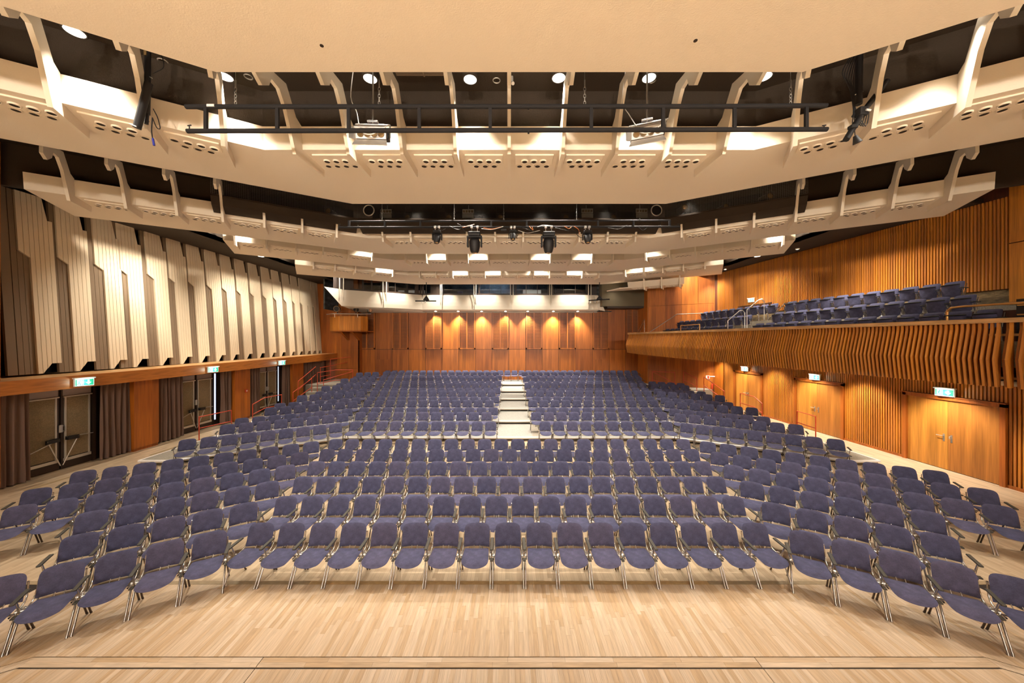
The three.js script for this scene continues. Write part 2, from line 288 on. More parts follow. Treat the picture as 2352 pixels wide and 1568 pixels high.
// ================================================================ back wall with its veneer panels
const X0B = -12.0, XJ = [-12.16, -10.82, -9.465, -8.125, -6.77, -5.43, -4.09, -2.73, -1.39, -0.03, 1.337, 2.672, 4.01, 5.386, 6.74, 8.09, 9.42, 10.46];
{
  const w = struct('wall_back', [span(-17, 17, -0.3, 6.2, BACK + 0.05, BACK + 0.3), span(-17, 17, 8.9, 10, BACK + 0.05, BACK + 0.3), span(7.0, 17, 6.2, 8.9, BACK + 0.05, BACK + 0.3)], mat.woodDark);
  const J = 3.48, tones = [mat.wood, M(lin(0.47, 0.142, 0.022), { roughness: 0.42, map: woodTex }), M(lin(0.53, 0.170, 0.027), { roughness: 0.42, map: woodTex })];
  const shift = (g, k) => { const uv = g.attributes.uv; for (let i = 0; i < uv.count; i++) uv.setXY(i, uv.getX(i) + k * 0.37, uv.getY(i) + k * 0.51); return g; };
  for (let i = 0; i < XJ.length - 1; i++) {
    const a = XJ[i] + 0.014, b = XJ[i + 1] - 0.014, grille = i % 2 === 0;
    const lower = obj('wood_panel', shift(merged([span(a, b, 0.9, J - 0.014, BACK - 0.0, BACK + 0.06)]), i), tones[i % 3], w);
    if (!grille) { obj('wood_panel', shift(merged([span(a, b, J + 0.014, 6.9, BACK, BACK + 0.06)]), i + 9), tones[(i + 1) % 3], w); continue; }
    // louvred panel, standing proud of the others, with two columns of slots
    const p = BACK - 0.09, fr = [], bars = [];
    fr.push(span(a, a + 0.09, J + 0.02, 6.9, p, BACK + 0.05), span(b - 0.09, b, J + 0.02, 6.9, p, BACK + 0.05), span((a + b) / 2 - 0.05, (a + b) / 2 + 0.05, J + 0.12, 6.9, p, BACK + 0.05), span(a, b, J + 0.02, J + 0.12, p, BACK + 0.05));
    const lp = obj('louvre_panel', fr, tones[i % 3], w);
    for (let y = J + 0.16; y < 6.88; y += 0.1) bars.push(span(a + 0.09, b - 0.09, y, y + 0.052, p + 0.012, BACK + 0.04));
    stuff(obj('louvres', bars, tones[(i + 1) % 3], lp));
  }
  for (const i of [1, 14]) obj('hatch', [span(XJ[i] + 0.14, XJ[i + 1] - 0.14, 1.5, 2.66, BACK - 0.006, BACK + 0.02)], tones[i % 3], w);
  obj('dark_backing', [span(-12.2, 10.5, 0.9, 6.85, BACK + 0.045, BACK + 0.055)], mat.frameDark, w);
}
// veneered corner bay on the left, wider than it is deep
{
  const t = struct('wall_left_corner', [span(-15.5, -11.93, 0, 9.7, 27.06, 27.62)], mat.woodDark);
  for (const [a, b] of [[-13.96, -13.28], [-13.27, -11.88]]) for (const [y0, y1] of [[0.2, 1.95], [1.965, 3.47], [3.485, 6.55], [6.565, 9.7]]) obj('wood_panel', [span(a, b, y0, y1, 27.0, 27.07)], rnd() < 0.5 ? mat.wood : mat.woodDark, t);
  obj('wood_panel', [span(-11.94, -11.88, 0.9, 9.7, 27.0, 27.6)], mat.woodDark, t);
  for (const [x, y] of [[-13.75, 7.15], [-13.75, 6.62]]) { const g = new THREE.CylinderGeometry(0.06, 0.06, 0.05, 12); g.rotateX(Math.PI / 2); g.translate(x, y, -26.99); obj('socket', [g], mat.black, t); }
}
// right corner: side wall of the back bay, then the wall that turns 30 degrees towards the hall
const RC = [10.37, 25.5];
{
  const t = struct('wall_right_corner', [plan([[10.5, 27.7], [10.46, 25.56], [RC[0] + 0.05, 25.58], [14.6, 23.2], [15, 23.4], [11, 28]], 0, 9.7)], mat.woodDark);
  const rows = [[0.3, 2.02], [2.035, 3.6], [3.615, 6.73], [6.745, 8.72]];
  const ts = [1.22, 2.25, 3.28, 4.2, 4.85];                    // joints, metres along the turned wall
  const pt = (s, o) => [RC[0] + s * COS - o * SIN, RC[1] - s * SIN - o * COS];
  let a = 0;
  ts.forEach((b, i) => { for (const [y0, y1] of rows) { const p = pt(a + 0.006, 0), q = pt(b - 0.006, 0), r = pt(b - 0.006, 0.05), s = pt(a + 0.006, 0.05); obj('wood_panel', [plan([s, r, q, p].map((e) => e), y0, y1)], (i + (y0 > 3 ? 1 : 0)) % 2 ? mat.wood : mat.woodDark, t); } a = b; });
  for (const [d0, d1] of [[25.5, 26.4], [26.41, 27.6]]) for (const [y0, y1] of [[0.9, 3.6], [3.61, 6.73], [6.74, 8.72]]) obj('wood_panel', [span(10.40, 10.47, y0, y1, d0, d1)], mat.wood, t);
  obj('corner_post', [plan([[10.33, 25.5], [10.42, 25.44], [10.47, 25.5], [10.41, 25.56]], 0.3, 8.72)], mat.slat, t);
}
// olive box soffit above the back wall, right of the control booth
{
  const t = struct('wall_back_soffit', [span(7.15, 10.45, 6.83, 9.7, 26.3, 27.6)], mat.olive);
  obj('lintel', [span(7.6, 10.4, 6.70, 6.83, 26.4, 27.6)], mat.frameDark, t);
}
// ================================================================ acoustic reflectors hung under the dark ceiling
// each has a folded plaster shell, ribs running front to back, air outlet plates with nozzles between the ribs, and hangers
const RIB_LONG = [[0.885, 0], [0.885, -0.18], [-0.225, -0.22], [-0.545, 0.51], [-0.755, 0.78], [-0.975, 0.80], [-1.035, 0.63], [-1.215, 0.50], [-1.385, 0.60], [-1.385, 0.95], [-0.895, 0.98], [-0.545, 1.03], [-0.22, 0.56], [-0.04, 0.49], [0, 0]];
const RIB_SHORT = [[0.885, 0], [0.885, -0.18], [-0.225, -0.22], [-0.46, 0.50], [-0.30, 0.56], [-0.04, 0.49], [0, 0]];
const nozzleGeo = (() => {
  const ring = new THREE.LatheGeometry([[0.058, 0.01], [0.056, -0.012], [0.066, -0.030], [0.078, -0.026], [0.082, 0.01]].map(([a, b]) => new THREE.Vector2(a, b)), 14);
  const hole = new THREE.CircleGeometry(0.058, 14); hole.rotateX(Math.PI / 2); hole.translate(0, -0.022, 0);
  return [ready(ring), ready(hole)];
})();
function nozzleAt(x, y, d, s = 1) { return nozzleGeo.map((g) => { const c = g.clone(); if (s !== 1) c.scale(s, 1, s); c.translate(x, y, -d); return c; }); }
const ribGeo = {}, plateGeo = {};
function reflector(label, o) {
  // o: Y underside, K knee depth, R rear depth, fk / fr fold half-widths at knee and rear, T fascia top [dd, dy], L wing length, mid: rib xs, wing: rib offsets from the fold, long: which wing ribs are long, sides
  const t = thing('ceiling_reflector', label, 'ceiling panel', null, 0, 'white acoustic reflectors under the dark ceiling');
  const th = 0.07, prof = [[o.K + o.T[0], o.Y + o.T[1]], [o.K, o.Y], [o.R, o.Y], [o.R, o.Y + th], [o.K + 0.04, o.Y + th], [o.K + o.T[0] + 0.07, o.Y + o.T[1]]];
  const fx = (d) => o.fk + (o.fr - o.fk) * (d - o.K) / (o.R - o.K);
  const n = [SIN, COS], Fk = [o.fk, o.K];                       // right-hand side; the left one mirrors it
  const end = (x, d) => { const h = (x - Fk[0]) * n[0] + (d - Fk[1]) * n[1]; return [Fk[0] + o.L * COS + h * SIN, Fk[1] - o.L * SIN + h * COS]; };
  const shellPiece = (A, B) => {
    const v = [], N = prof.length;
    for (let i = 0; i < N; i++) { const j = (i + 1) % N; v.push(A[i], B[j], B[i], A[i], A[j], B[j]); }
    for (const [S, f] of [[A, 1], [B, -1]]) for (const q of [[0, 5, 4, 1], [1, 4, 3, 2]]) { const [a, b, c, e] = q.map((k) => S[k]); f > 0 ? v.push(a, b, c, a, c, e) : v.push(a, c, b, a, e, c); }
    const g = new THREE.BufferGeometry().setFromPoints(v); g.computeVertexNormals(); return uvMetres(g);
  };
  const row = (f) => prof.map(([d, y]) => { const [x, dd] = f(fx(d), d); return V(x, y, dd); });
  const FL = row((x, d) => [-x, d]), FR = row((x, d) => [x, d]), EL = row((x, d) => { const e = end(x, d); return [-e[0], e[1]]; }), ER = row((x, d) => end(x, d));
  if (o.midShell !== false) obj('shell', shellPiece(FL, FR), mat.plaster, t);
  if (o.sides.includes(-1)) obj('shell', shellPiece(EL, FL), mat.plaster, t);
  if (o.sides.includes(1)) obj('shell', shellPiece(FR, ER), mat.plaster, t);
  const rib = (long) => (ribGeo[long ? 'l' : 's'] ??= merged([profile(long ? RIB_LONG : RIB_SHORT, -0.035, 0.035)]));
  const frames = [];                                            // [place(x', d') -> x, d, turn, rib list, long?]
  const tipD = 0.885;
  frames.push([(x, h) => [x, o.K + h], 0, o.mid ?? [], () => o.midLong]);
  for (const s of o.sides) frames.push([(x, h) => [s * (Fk[0] + x * COS + h * SIN), Fk[1] - x * SIN + h * COS], -s * ALPHA, o.wing, (k) => o.long?.(k), s]);
  for (const [place, turn, xs, long, s] of frames) {
    xs.forEach((x, k) => {
      const m = shade(new THREE.Mesh(rib(long(k)), mat.rib)); m.name = 'rib'; const [px, pd] = place(x, 0); m.position.set(px, o.Y, -pd); m.rotation.y = turn; t.add(m);
    });
    for (let k = 0; k + 1 < xs.length; k++) {                   // an outlet plate in every bay
      if (o.skip && o.skip(k, s)) continue;
      const xc = (xs[k] + xs[k + 1]) / 2, w = Math.abs(xs[k + 1] - xs[k]) * 0.76, four = k % 2 === (s === undefined ? 1 : 0);
      const [px, pd] = place(xc, 0.37);
      const g = new THREE.Group(); g.name = 'outlet_plate'; g.position.set(px, o.Y, -pd); g.rotation.y = turn; t.add(g);
      obj('plate', plateGeo[w.toFixed(2)] ??= merged([rbox(w, 0.05, 0.40, 0.012, 0, -0.004, 0)]), mat.plaster, g);
      const A = four ? [-1.5, -0.5, 0.5, 1.5] : [-1, 0, 1], B = four ? [-1, 0, 1] : [-1.5, -0.5, 0.5, 1.5], pitch = w * 0.245;
      const spots = [...A.map((q) => [q * pitch, 0.04]), ...B.map((q) => [q * pitch, 0.30])];
      if (o.single) for (const [x, d] of spots) {
        const a = nozzleAt(x, d < 0.2 ? -0.029 : 0, d), gg = mergeGeometries(a, true), q = shade(new THREE.Mesh(gg, [mat.plaster, mat.nozzleHole])); q.name = 'nozzle'; g.add(q);
      } else {
        const a = spots.map(([x, d]) => nozzleAt(x, d < 0.2 ? -0.029 : 0, d));
        const q = shade(new THREE.Mesh(mergeGeometries([mergeGeometries(a.map((e) => e[0])), mergeGeometries(a.map((e) => e[1]))], true), [mat.plaster, mat.nozzleHole])); q.name = 'nozzles'; g.add(q);
      }
    }
  }
  const h = [];
  for (const x of [-0.8, -0.3, 0.3, 0.8]) h.push(rod(V(x * o.fk, o.Y + th, o.R - 0.3), V(x * o.fk, 9.7, o.R - 0.3), 0.012, 6));
  for (const s of o.sides) for (const f of [0.35, 0.85]) { const [x, d] = frames.find((q) => q[4] === s)[0](o.L * f, (o.R - o.K) * 0.7); h.push(rod(V(x, o.Y + th, d), V(x, 9.7, d), 0.012, 6)); }
  obj('hanger', h, mat.steel, t);
  return t;
}
const steps = (a, n, s) => Array.from({ length: n }, (_, i) => a + i * s);
// first reflector: over the stage front, only its underside in view
{
  const t = thing('ceiling_reflector', 'white reflector nearest the stage, its bare underside crossing the top of the picture', 'ceiling panel', null, 0, 'white acoustic reflectors under the dark ceiling');
  const Y = 8.25, fold = (x, d, L) => [x + L * COS, d - L * SIN];
  obj('shell', [plan([[-4.5, 5.24], [4.5, 5.24], [5.6, 1.2], [-5.6, 1.2]].reverse(), Y, Y + 0.08)], mat.plaster, t);
  const e = fold(4.5, 5.24, 12), e2 = fold(5.6, 1.2, 9);
  obj('shell', [plan([[4.5, 5.24], e, e2, [5.6, 1.2]].reverse(), Y, Y + 0.0801)], mat.plaster, t);
  obj('shell', [plan([[-4.5, 5.24], [-e[0], e[1]], [-e2[0], e2[1]], [-5.6, 1.2]], Y, Y + 0.0801)], mat.plaster, t);
  for (const [x, d] of [[-2.62, 4.77], [2.56, 4.69]]) obj('cable_hole', [disc(0.026, x, Y - 0.002, d, 12)], mat.nozzleHole, t);
  obj('hanger', [-4, -1.4, 1.4, 4].map((x) => rod(V(x, Y + 0.08, 4.4), V(x, 9.7, 4.4), 0.012, 6)), mat.steel, t);
}
reflector('second white reflector from the stage, with long hooked ribs and large round air nozzles', { Y: 8.3, K: 7.455, R: 10.38, fk: 5.35, fr: 4.77, T: [-0.04, 0.488], L: 9.5, mid: steps(-4.548, 9, 1.137), midLong: true, wing: steps(0.66, 7, 1.137), long: () => true, sides: [-1, 1], single: true });
reflector('third white reflector, its side wings with hooked ribs reaching both side walls', { Y: 8.35, K: 14.0, R: 16.5, fk: 5.75, fr: 6.2, T: [-0.05, 0.46], L: 8.95, mid: steps(-5.09, 10, 1.131), midLong: false, wing: steps(1.2, 7, 1.14), long: (k) => k > 2, sides: [-1, 1] });
reflector('fourth white reflector, partly hidden by the third, with lit bays', { Y: 8.62, K: 18.85, R: 21.9, fk: 6.35, fr: 6.55, T: [-0.05, 0.5], L: 7.35, mid: steps(-5.67, 11, 1.134), midLong: false, wing: steps(1.15, 6, 1.15), long: () => false, sides: [-1, 1] });
reflector('fifth white reflector, rearmost in the middle, above the control booth windows', { Y: 8.45, K: 22.35, R: 25.9, fk: 6.6, fr: 7.0, T: [-0.05, 0.5], L: 6.3, mid: steps(-5.8, 12, 1.056), midLong: false, wing: steps(1.0, 5, 1.1), long: () => false, sides: [-1, 1] });
// sixth: a short piece on the right only
{
  const Y = 7.9, t = thing('ceiling_reflector', 'short white reflector in the back right corner, lowest of all', 'ceiling panel', null, 0, 'white acoustic reflectors under the dark ceiling');
  const A = [8.5, 25.5], at = (s, h) => [A[0] + s * COS + h * SIN * -1, A[1] - s * SIN + h * -COS];       // s along the rear edge, h towards the stage
  const out = [at(0, 0), at(3.9, 0), at(3.9, 1.15), at(0.0, 1.15), [7.4, 25.9]].reverse();
  obj('shell', [plan(out, Y, Y + 0.07)], mat.plaster, t);
  const f0 = at(0.6, 1.15), f1 = at(4.15, 1.15), g0 = at(0.6, 1.4), g1 = at(4.15, 1.4);
  const L = (p, y) => V(p[0], y, p[1]);
  obj('shell', hexa([L(f0, Y), L(f1, Y), L(g1, Y + 0.38), L(g0, Y + 0.38)], [L(at(0.6, 1.09), Y + 0.02), L(at(4.15, 1.09), Y + 0.02), L(at(4.15, 1.34), Y + 0.4), L(at(0.6, 1.34), Y + 0.4)]), mat.plaster, t);
  obj('end_cheek', hexa([L(at(3.9, 0), Y), L(at(4.0, 0), Y), L(at(4.0, 1.4), Y + 0.4), L(at(3.9, 1.4), Y + 0.4)], [L(at(3.9, 0), Y + 0.1), L(at(4.0, 0), Y + 0.1), L(at(4.0, 1.3), Y + 0.42), L(at(3.9, 1.3), Y + 0.42)]), mat.plaster, t);
  for (let k = 0; k < 3; k++) {
    const s = 1.2 + k * 1.1, p = at(s + 0.5, 1.12), m = shade(new THREE.Mesh(ribGeo.s, mat.rib)); m.name = 'rib'; m.position.copy(L(p, Y)); m.rotation.y = -ALPHA; m.scale.set(1, 1, 0.9); t.add(m);
    const g = new THREE.Group(); g.name = 'outlet_plate'; g.position.copy(L(at(s, 0.75), Y)); g.rotation.y = -ALPHA; t.add(g);
    obj('plate', [rbox(0.82, 0.05, 0.36, 0.012, 0, -0.004, 0)], mat.plaster, g);
    const a = [-1.5, -0.5, 0.5, 1.5].map((q) => nozzleAt(q * 0.2, -0.029, 0.02));
    const q = shade(new THREE.Mesh(mergeGeometries([mergeGeometries(a.map((e) => e[0])), mergeGeometries(a.map((e) => e[1]))], true), [mat.plaster, mat.nozzleHole])); q.name = 'nozzles'; g.add(q);
  }
  obj('hanger', [at(1, 0.6), at(3, 0.6)].map((p) => rod(L(p, Y + 0.07), L(p, 9.7), 0.012, 6)), mat.steel, t);
}
// ================================================================ left wall, upper half: leaning planks in cream and brown
const leanX = (y) => -(14.78 + 0.07 * (y - 3.1));
{
  const w = struct('wall_left', [span(-17, -15.75, -0.3, 10, 9.4, 28), span(-17, -16, -0.3, 10, -7, 9.4)], mat.voidBlack);
  const board = (z0, z1, yb0, yb1, yt0, yt1, rec, th) => {
    const q = (z, y, o) => V(leanX(y) - rec - o, y, z);
    return hexa([q(z0, yb0, 0), q(z1, yb1, 0), q(z1, yt1, 0), q(z0, yt0, 0)], [q(z0, yb0, th), q(z1, yb1, th), q(z1, yt1, th), q(z0, yt0, th)]);
  };
  const U = [0, 0.13, 0.26, 0.37, 0.485, 0.60, 0.72, 0.84];
  const top = (u) => (u <= 0.60 ? 8.78 : u >= 0.72 ? 8.06 : 8.78 - (u - 0.60) / 0.12 * 0.72), bot = (u) => (u < 0.26 ? 6.93 - u * 0.7 : u <= 0.37 ? 3.1 : u < 0.60 ? 3.1 + (u - 0.37) / 0.23 * 0.31 : 3.41);
  const Z0 = [10.46, 11.39, 12.4, 13.18, 14.2, 15.12, 16.05, 17.0, 17.9, 18.86, 19.85, 20.87, 21.77, 22.79, 23.68, 24.6, 25.3, 26.05, 26.6];
  Z0.forEach((z, i) => {
    const p = new THREE.Group(); p.name = 'acoustic_panel'; w.add(p);
    for (let k = 0; k < 7; k++) {
      const a = U[k], b = U[k + 1]; if (z + b > 27) continue;
      obj('plank', board(z + a + 0.006, z + b - 0.006, bot(a + (k === 2 ? 0.001 : 0)), k === 1 ? 6.75 : bot(b), top(a), top(b), 0, 0.07), mat.cream, p);
    }
    obj('plank_backing', board(z + 0.01, Math.min(26.98, z + 0.70), 6.9, 6.9, 8.05, 8.05, 0.045, 0.02), mat.brown, p);
    obj('plank_backing', board(z + 0.27, Math.min(26.98, z + 0.83), 3.45, 3.45, 8.0, 8.0, 0.046, 0.02), mat.brown, p);
    const q = new THREE.Group(); q.name = 'brown_panel'; w.add(q);
    for (const [a, b] of i ? [[-0.13, 0], [0, 0.13], [0.13, 0.26]] : [[-0.36, -0.14], [-0.13, 0], [0, 0.13], [0.13, 0.26]]) if (z + b < 27) obj('plank', board(z + a + 0.005, z + b - 0.005, 3.1, 3.1, 8.78, 8.78, 0.055, 0.08), mat.brown, q);
  });
  obj('dark_edge', [span(-15.4, -14.9, 0, 9.7, 9.5, 9.62)], mat.voidBlack, w);
}
// wooden ledge and beam below it
{
  const z0 = 8.2, z1 = 27.0, ya = 3.02, yb = 3.19, t = struct('trim_1', null);
  const q = (x, y, z) => V(x, y, z);
  obj('beam_face', hexa([q(-13.62, 2.64, z0), q(-13.58, 2.72, z1), q(-13.58, yb, z1), q(-13.62, ya, z0)], [q(-13.75, 2.64, z0), q(-13.71, 2.72, z1), q(-13.71, yb - 0.001, z1), q(-13.75, ya - 0.001, z0)]), mat.beam, t);
  obj('ledge_board', hexa([q(-13.75, ya - 0.05, z0), q(-13.71, yb - 0.05, z1), q(-13.71, yb, z1), q(-13.75, ya, z0)], [q(-15.7, ya - 0.05, z0), q(-15.7, yb - 0.05, z1), q(-15.7, yb, z1), q(-15.7, ya, z0)]), mat.ledge, t);
  obj('beam_underside', hexa([q(-13.75, 2.64, z0), q(-13.71, 2.72, z1), q(-13.71, 2.75, z1), q(-13.75, 2.67, z0)], [q(-14.6, 2.64, z0), q(-14.6, 2.72, z1), q(-14.6, 2.75, z1), q(-14.6, 2.67, z0)]), mat.beam, t);
}
// piers between the doors
const PIERS = [[8.4, 9.38], [12.72, 13.62], [17.4, 18.42], [22.0, 23.2]];
PIERS.forEach(([a, b], i) => {
  const p = struct('pillar', null);
  obj('wood_cladding', [span(-14.6, -13.98, 0.1, i ? 2.66 : 9.6, a, b)], mat.wood, p);
  obj('plinth', [span(-14.6, -14.0, 0, 0.1, a + 0.01, b - 0.01)], mat.woodDark, p);
});
// lower wall behind the curtains, with door openings
const LDOORS = [[10.02, 11.9], [14.72, 16.66], [19.3, 21.25]];
{
  const w = struct('wall_left_lower', null); let z = 8;
  for (const [a, b] of [...LDOORS, [27.2, 27.3]]) { obj('wall_section', [span(-15.0, -14.55, 0, 3.0, z, a)], mat.frameDark, w); z = b; }
  for (const [a, b] of LDOORS) obj('wall_section', [span(-15.0, -14.72, 0, 3.0, a, b)], mat.voidBlack, w);
}
LDOORS.forEach(([a, b], i) => {
  const t = struct('door', null); t.userData.label = `dark framed double door with grey blinds, ${ORD[i + 1]} from the stage on the left wall`;
  const X = -14.42, m = (a + b) / 2, H = 2.62;
  obj('door_frame', [span(X - 0.12, X + 0.02, 0, H, a, a + 0.06), span(X - 0.12, X + 0.02, 0, H, b - 0.09, b), span(X - 0.12, X + 0.02, 2.58, H + 0.1, a, b)], mat.frameDark, t);
  for (const s of [0, 1]) {
    const p = s ? m + 0.02 : a + 0.07, q = s ? b - 0.1 : m - 0.02, leaf = new THREE.Group(); leaf.name = 'door_leaf'; t.add(leaf);
    obj('leaf_frame', [span(X - 0.06, X, 0.02, 0.24, p, q), span(X - 0.06, X, 0.24, 2.57, p, p + 0.08), span(X - 0.06, X, 0.24, 2.57, q - 0.08, q)], mat.frameDark, leaf);
    obj('lintel_panel', [span(X - 0.06, X + 0.012, 2.36, 2.57, p + 0.04, q - 0.04)], mat.lintelGrey, leaf);
    obj('blind', [span(X - 0.02, X + 0.006, 0.36, 2.32, p + 0.1, q - 0.1)], mat.blind, leaf);
    obj('blind_rail', [rod(V(X + 0.035, 2.33, p + 0.04), V(X + 0.035, 2.33, q - 0.03), 0.025, 8), span(X, X + 0.035, 0.25, 0.34, p + 0.05, q - 0.05)], mat.frameSilver, leaf);
    obj('side_rail', [span(X, X + 0.03, 0.3, 2.33, p + 0.075, p + 0.115), span(X, X + 0.03, 0.3, 2.33, q - 0.115, q - 0.075)], mat.frameSilver, leaf);
    const c = s ? m + 0.1 : m - 0.1, dir = s ? 1 : -1, far = s ? q - 0.02 : p + 0.05;
    obj('panic_bar', [rod(V(X + 0.10, s ? 1.03 : 0.98, c), V(X + 0.06, s ? 0.98 : 0.70, far), 0.012, 6), rod(V(X + 0.11, 1.0, c + dir * 0.28), V(X + 0.05, 0.14, m + dir * 0.03), 0.014, 6)], mat.frameSilver, leaf);
    obj('bar_housing', [hexa([V(X + 0.14, 0.93, c), V(X + 0.12, 0.91, c + dir * 0.3), V(X + 0.12, 1.03, c + dir * 0.3), V(X + 0.14, 1.04, c)], [V(X + 0.04, 0.93, c), V(X + 0.06, 0.91, c + dir * 0.3), V(X + 0.06, 1.03, c + dir * 0.3), V(X + 0.04, 1.04, c)])], mat.black, leaf);
    if (!s) obj('lock_case', [rbox(0.05, 0.24, 0.09, 0.012, X + 0.045, 1.32, m - 0.02), ...bent([V(X + 0.06, 1.4, m + 0.03), V(X + 0.11, 1.4, m + 0.05), V(X + 0.11, 1.24, m + 0.05), V(X + 0.06, 1.24, m + 0.03)], 0.009, 6)], mat.steel, leaf);
  }
});
// daylight that leaks in beside the second and third doors
for (const [z, y0, y1, l] of [[16.70, 0.3, 2.55, 'thin strip of daylight beside the second door on the left'], [21.27, 0.4, 2.55, 'thin strip of daylight beside the third door on the left'], [26.2, 0, 2.6, 'thin strip of bluish daylight at the rear end of the left wall']]) {
  tag(obj('daylight_gap', [span(-14.5, -14.40, y0, y1, z, z + 0.05)], mat.daylightGlow), l, 'window gap');
}
// curtains
const CURT = [[9.42, 10.06, 'brown curtain left of the nearest left door, at the picture edge'], [11.78, 12.7, 'wide brown curtain between the nearest left door and the first pier'], [13.66, 14.78, 'brown curtain just behind the first wooden pier on the left'], [16.76, 17.38, 'brown curtain between the second left door and second pier'], [18.46, 19.34, 'brown curtain between the second pier and third left door'], [21.33, 21.98, 'brown curtain between the third left door and last pier'], [23.25, 26.15, 'dark pleated curtain at the rear end of the left wall, behind red rails']];
CURT.forEach(([a, b, label], i) => {
  const n = Math.round((b - a) * 60), H = 16, pos = [], idx = [], ph = rr(0, 6);
  const base = i < 2 ? 0.03 : 0.05;
  for (let j = 0; j <= H; j++) for (let k = 0; k <= n; k++) {
    const y = base + (2.66 - base) * j / H, z = a + (b - a) * k / n, s = 1 - 0.35 * j / H;
    const x = -14.14 + s * (0.07 * Math.sin(z * 34 + ph + 0.25 * Math.sin(y * 2 + z * 5)) + 0.035 * Math.sin(z * 57 + 2 * ph) + 0.02 * Math.sin(z * 9 + y));
    pos.push(x, y, -z);
  }
  for (let j = 0; j < H; j++) for (let k = 0; k < n; k++) { const p = j * (n + 1) + k; idx.push(p, p + 1, p + n + 2, p, p + n + 2, p + n + 1); }
  const g = new THREE.BufferGeometry(); g.setAttribute('position', new THREE.Float32BufferAttribute(pos, 3)); g.setIndex(idx); g.computeVertexNormals();
  const t = thing('curtain', label, 'curtain', null, 0, 'brown curtains along the left wall');
  const back = g.clone(); back.translate(-0.012, 0, 0);
  const gg = mergeGeometries([ready(g), ready(back)]); uvMetres(gg);
  obj('cloth', gg, mat.curtain, t);
  obj('curtain_track', [span(-14.2, -14.08, 2.655, 2.675, a, b)], mat.frameDark, t);
});

// ================================================================ right wall under the balcony
const RDOORS = [[9.73, 12.02], [14.4, 16.66], [19.0, 21.15]], PITCH = 0.085;
{
  const w = struct('wall_right', [span(14.12, 14.6, 0, 5.0, 7, 23.4)].concat([]), mat.slatBack);
  const full = merged([rbox(0.054, 3.12, 0.05, 0.004, 0, 1.64, 0, 1)]), short = merged([rbox(0.054, 0.82, 0.05, 0.004, 0, 2.79, 0, 1)]);
  const tones = [mat.slat, M(lin(0.52, 0.195, 0.030), { roughness: 0.45, map: woodTex }), M(lin(0.60, 0.235, 0.040), { roughness: 0.45, map: woodTex })];
  const inDoor = (z) => RDOORS.find(([a, b]) => z > a - 0.13 && z < b + 0.13);
  for (let z = 8.2; z < 22.3; z += PITCH) {
    const dr = inDoor(z), m = shade(new THREE.Mesh(dr ? short : full, tones[Math.floor(rnd() * 3)])); m.name = 'slat'; m.position.set(14.06, 0, -z); w.add(m);
  }
  for (const [z0, z1] of [[22.34, 22.8], [22.81, 23.36]]) obj('wood_panel', [span(14.02, 14.12, 0.1, 3.2, z0, z1)], mat.wood, w);
  const b = []; let z = 7; for (const [a, c] of RDOORS) { b.push(span(14.01, 14.12, 0, 0.09, z, a - 0.12)); z = c + 0.12; } b.push(span(14.01, 14.12, 0, 0.09, z, 23.4));
  const bb = struct('baseboard_right', b, mat.woodDark);
}
RDOORS.forEach(([a, b], i) => {
  const t = struct('door', null); t.userData.label = `double wooden door with chrome handles, ${ORD[i + 1]} from the stage on the right wall`;
  const m = a + (b - a) * 0.52;
  obj('door_frame', [span(13.97, 14.12, 0, 2.34, a - 0.12, a), span(13.97, 14.12, 0, 2.34, b, b + 0.12), span(13.97, 14.12, 2.24, 2.36, a - 0.12, b + 0.12), span(13.94, 13.98, 2.34, 2.37, a - 0.15, b + 0.15)], mat.woodDark, t);
  for (const s of [0, 1]) {
    const leaf = new THREE.Group(); leaf.name = 'door_leaf'; t.add(leaf);
    obj('leaf_panel', [span(14.04, 14.10, 0.012, 2.238, s ? m + 0.003 : a + 0.004, s ? b - 0.004 : m - 0.003)], s ? mat.door : M(lin(0.50, 0.205, 0.038), { roughness: 0.38, map: woodTex }), leaf);
    const z = s ? m + 0.10 : m - 0.09, hd = s ? 1 : -1;
    obj('handle_plate', [rbox(0.014, 0.24, 0.05, 0.005, 14.035, 1.02, z)], mat.steel, leaf);
    obj('handle', s ? bent([V(14.03, 1.08, z), V(13.975, 1.08, z), V(13.975, 1.075, z + 0.15)], 0.011, 8) : bent([V(14.03, 1.10, z), V(13.97, 1.10, z), V(13.97, 1.03, z), V(14.03, 1.03, z)], 0.012, 8), mat.silver, leaf);
  }
  obj('dark_gap', [span(14.03, 14.11, 0, 0.012, a, b)], mat.voidBlack, t);
});

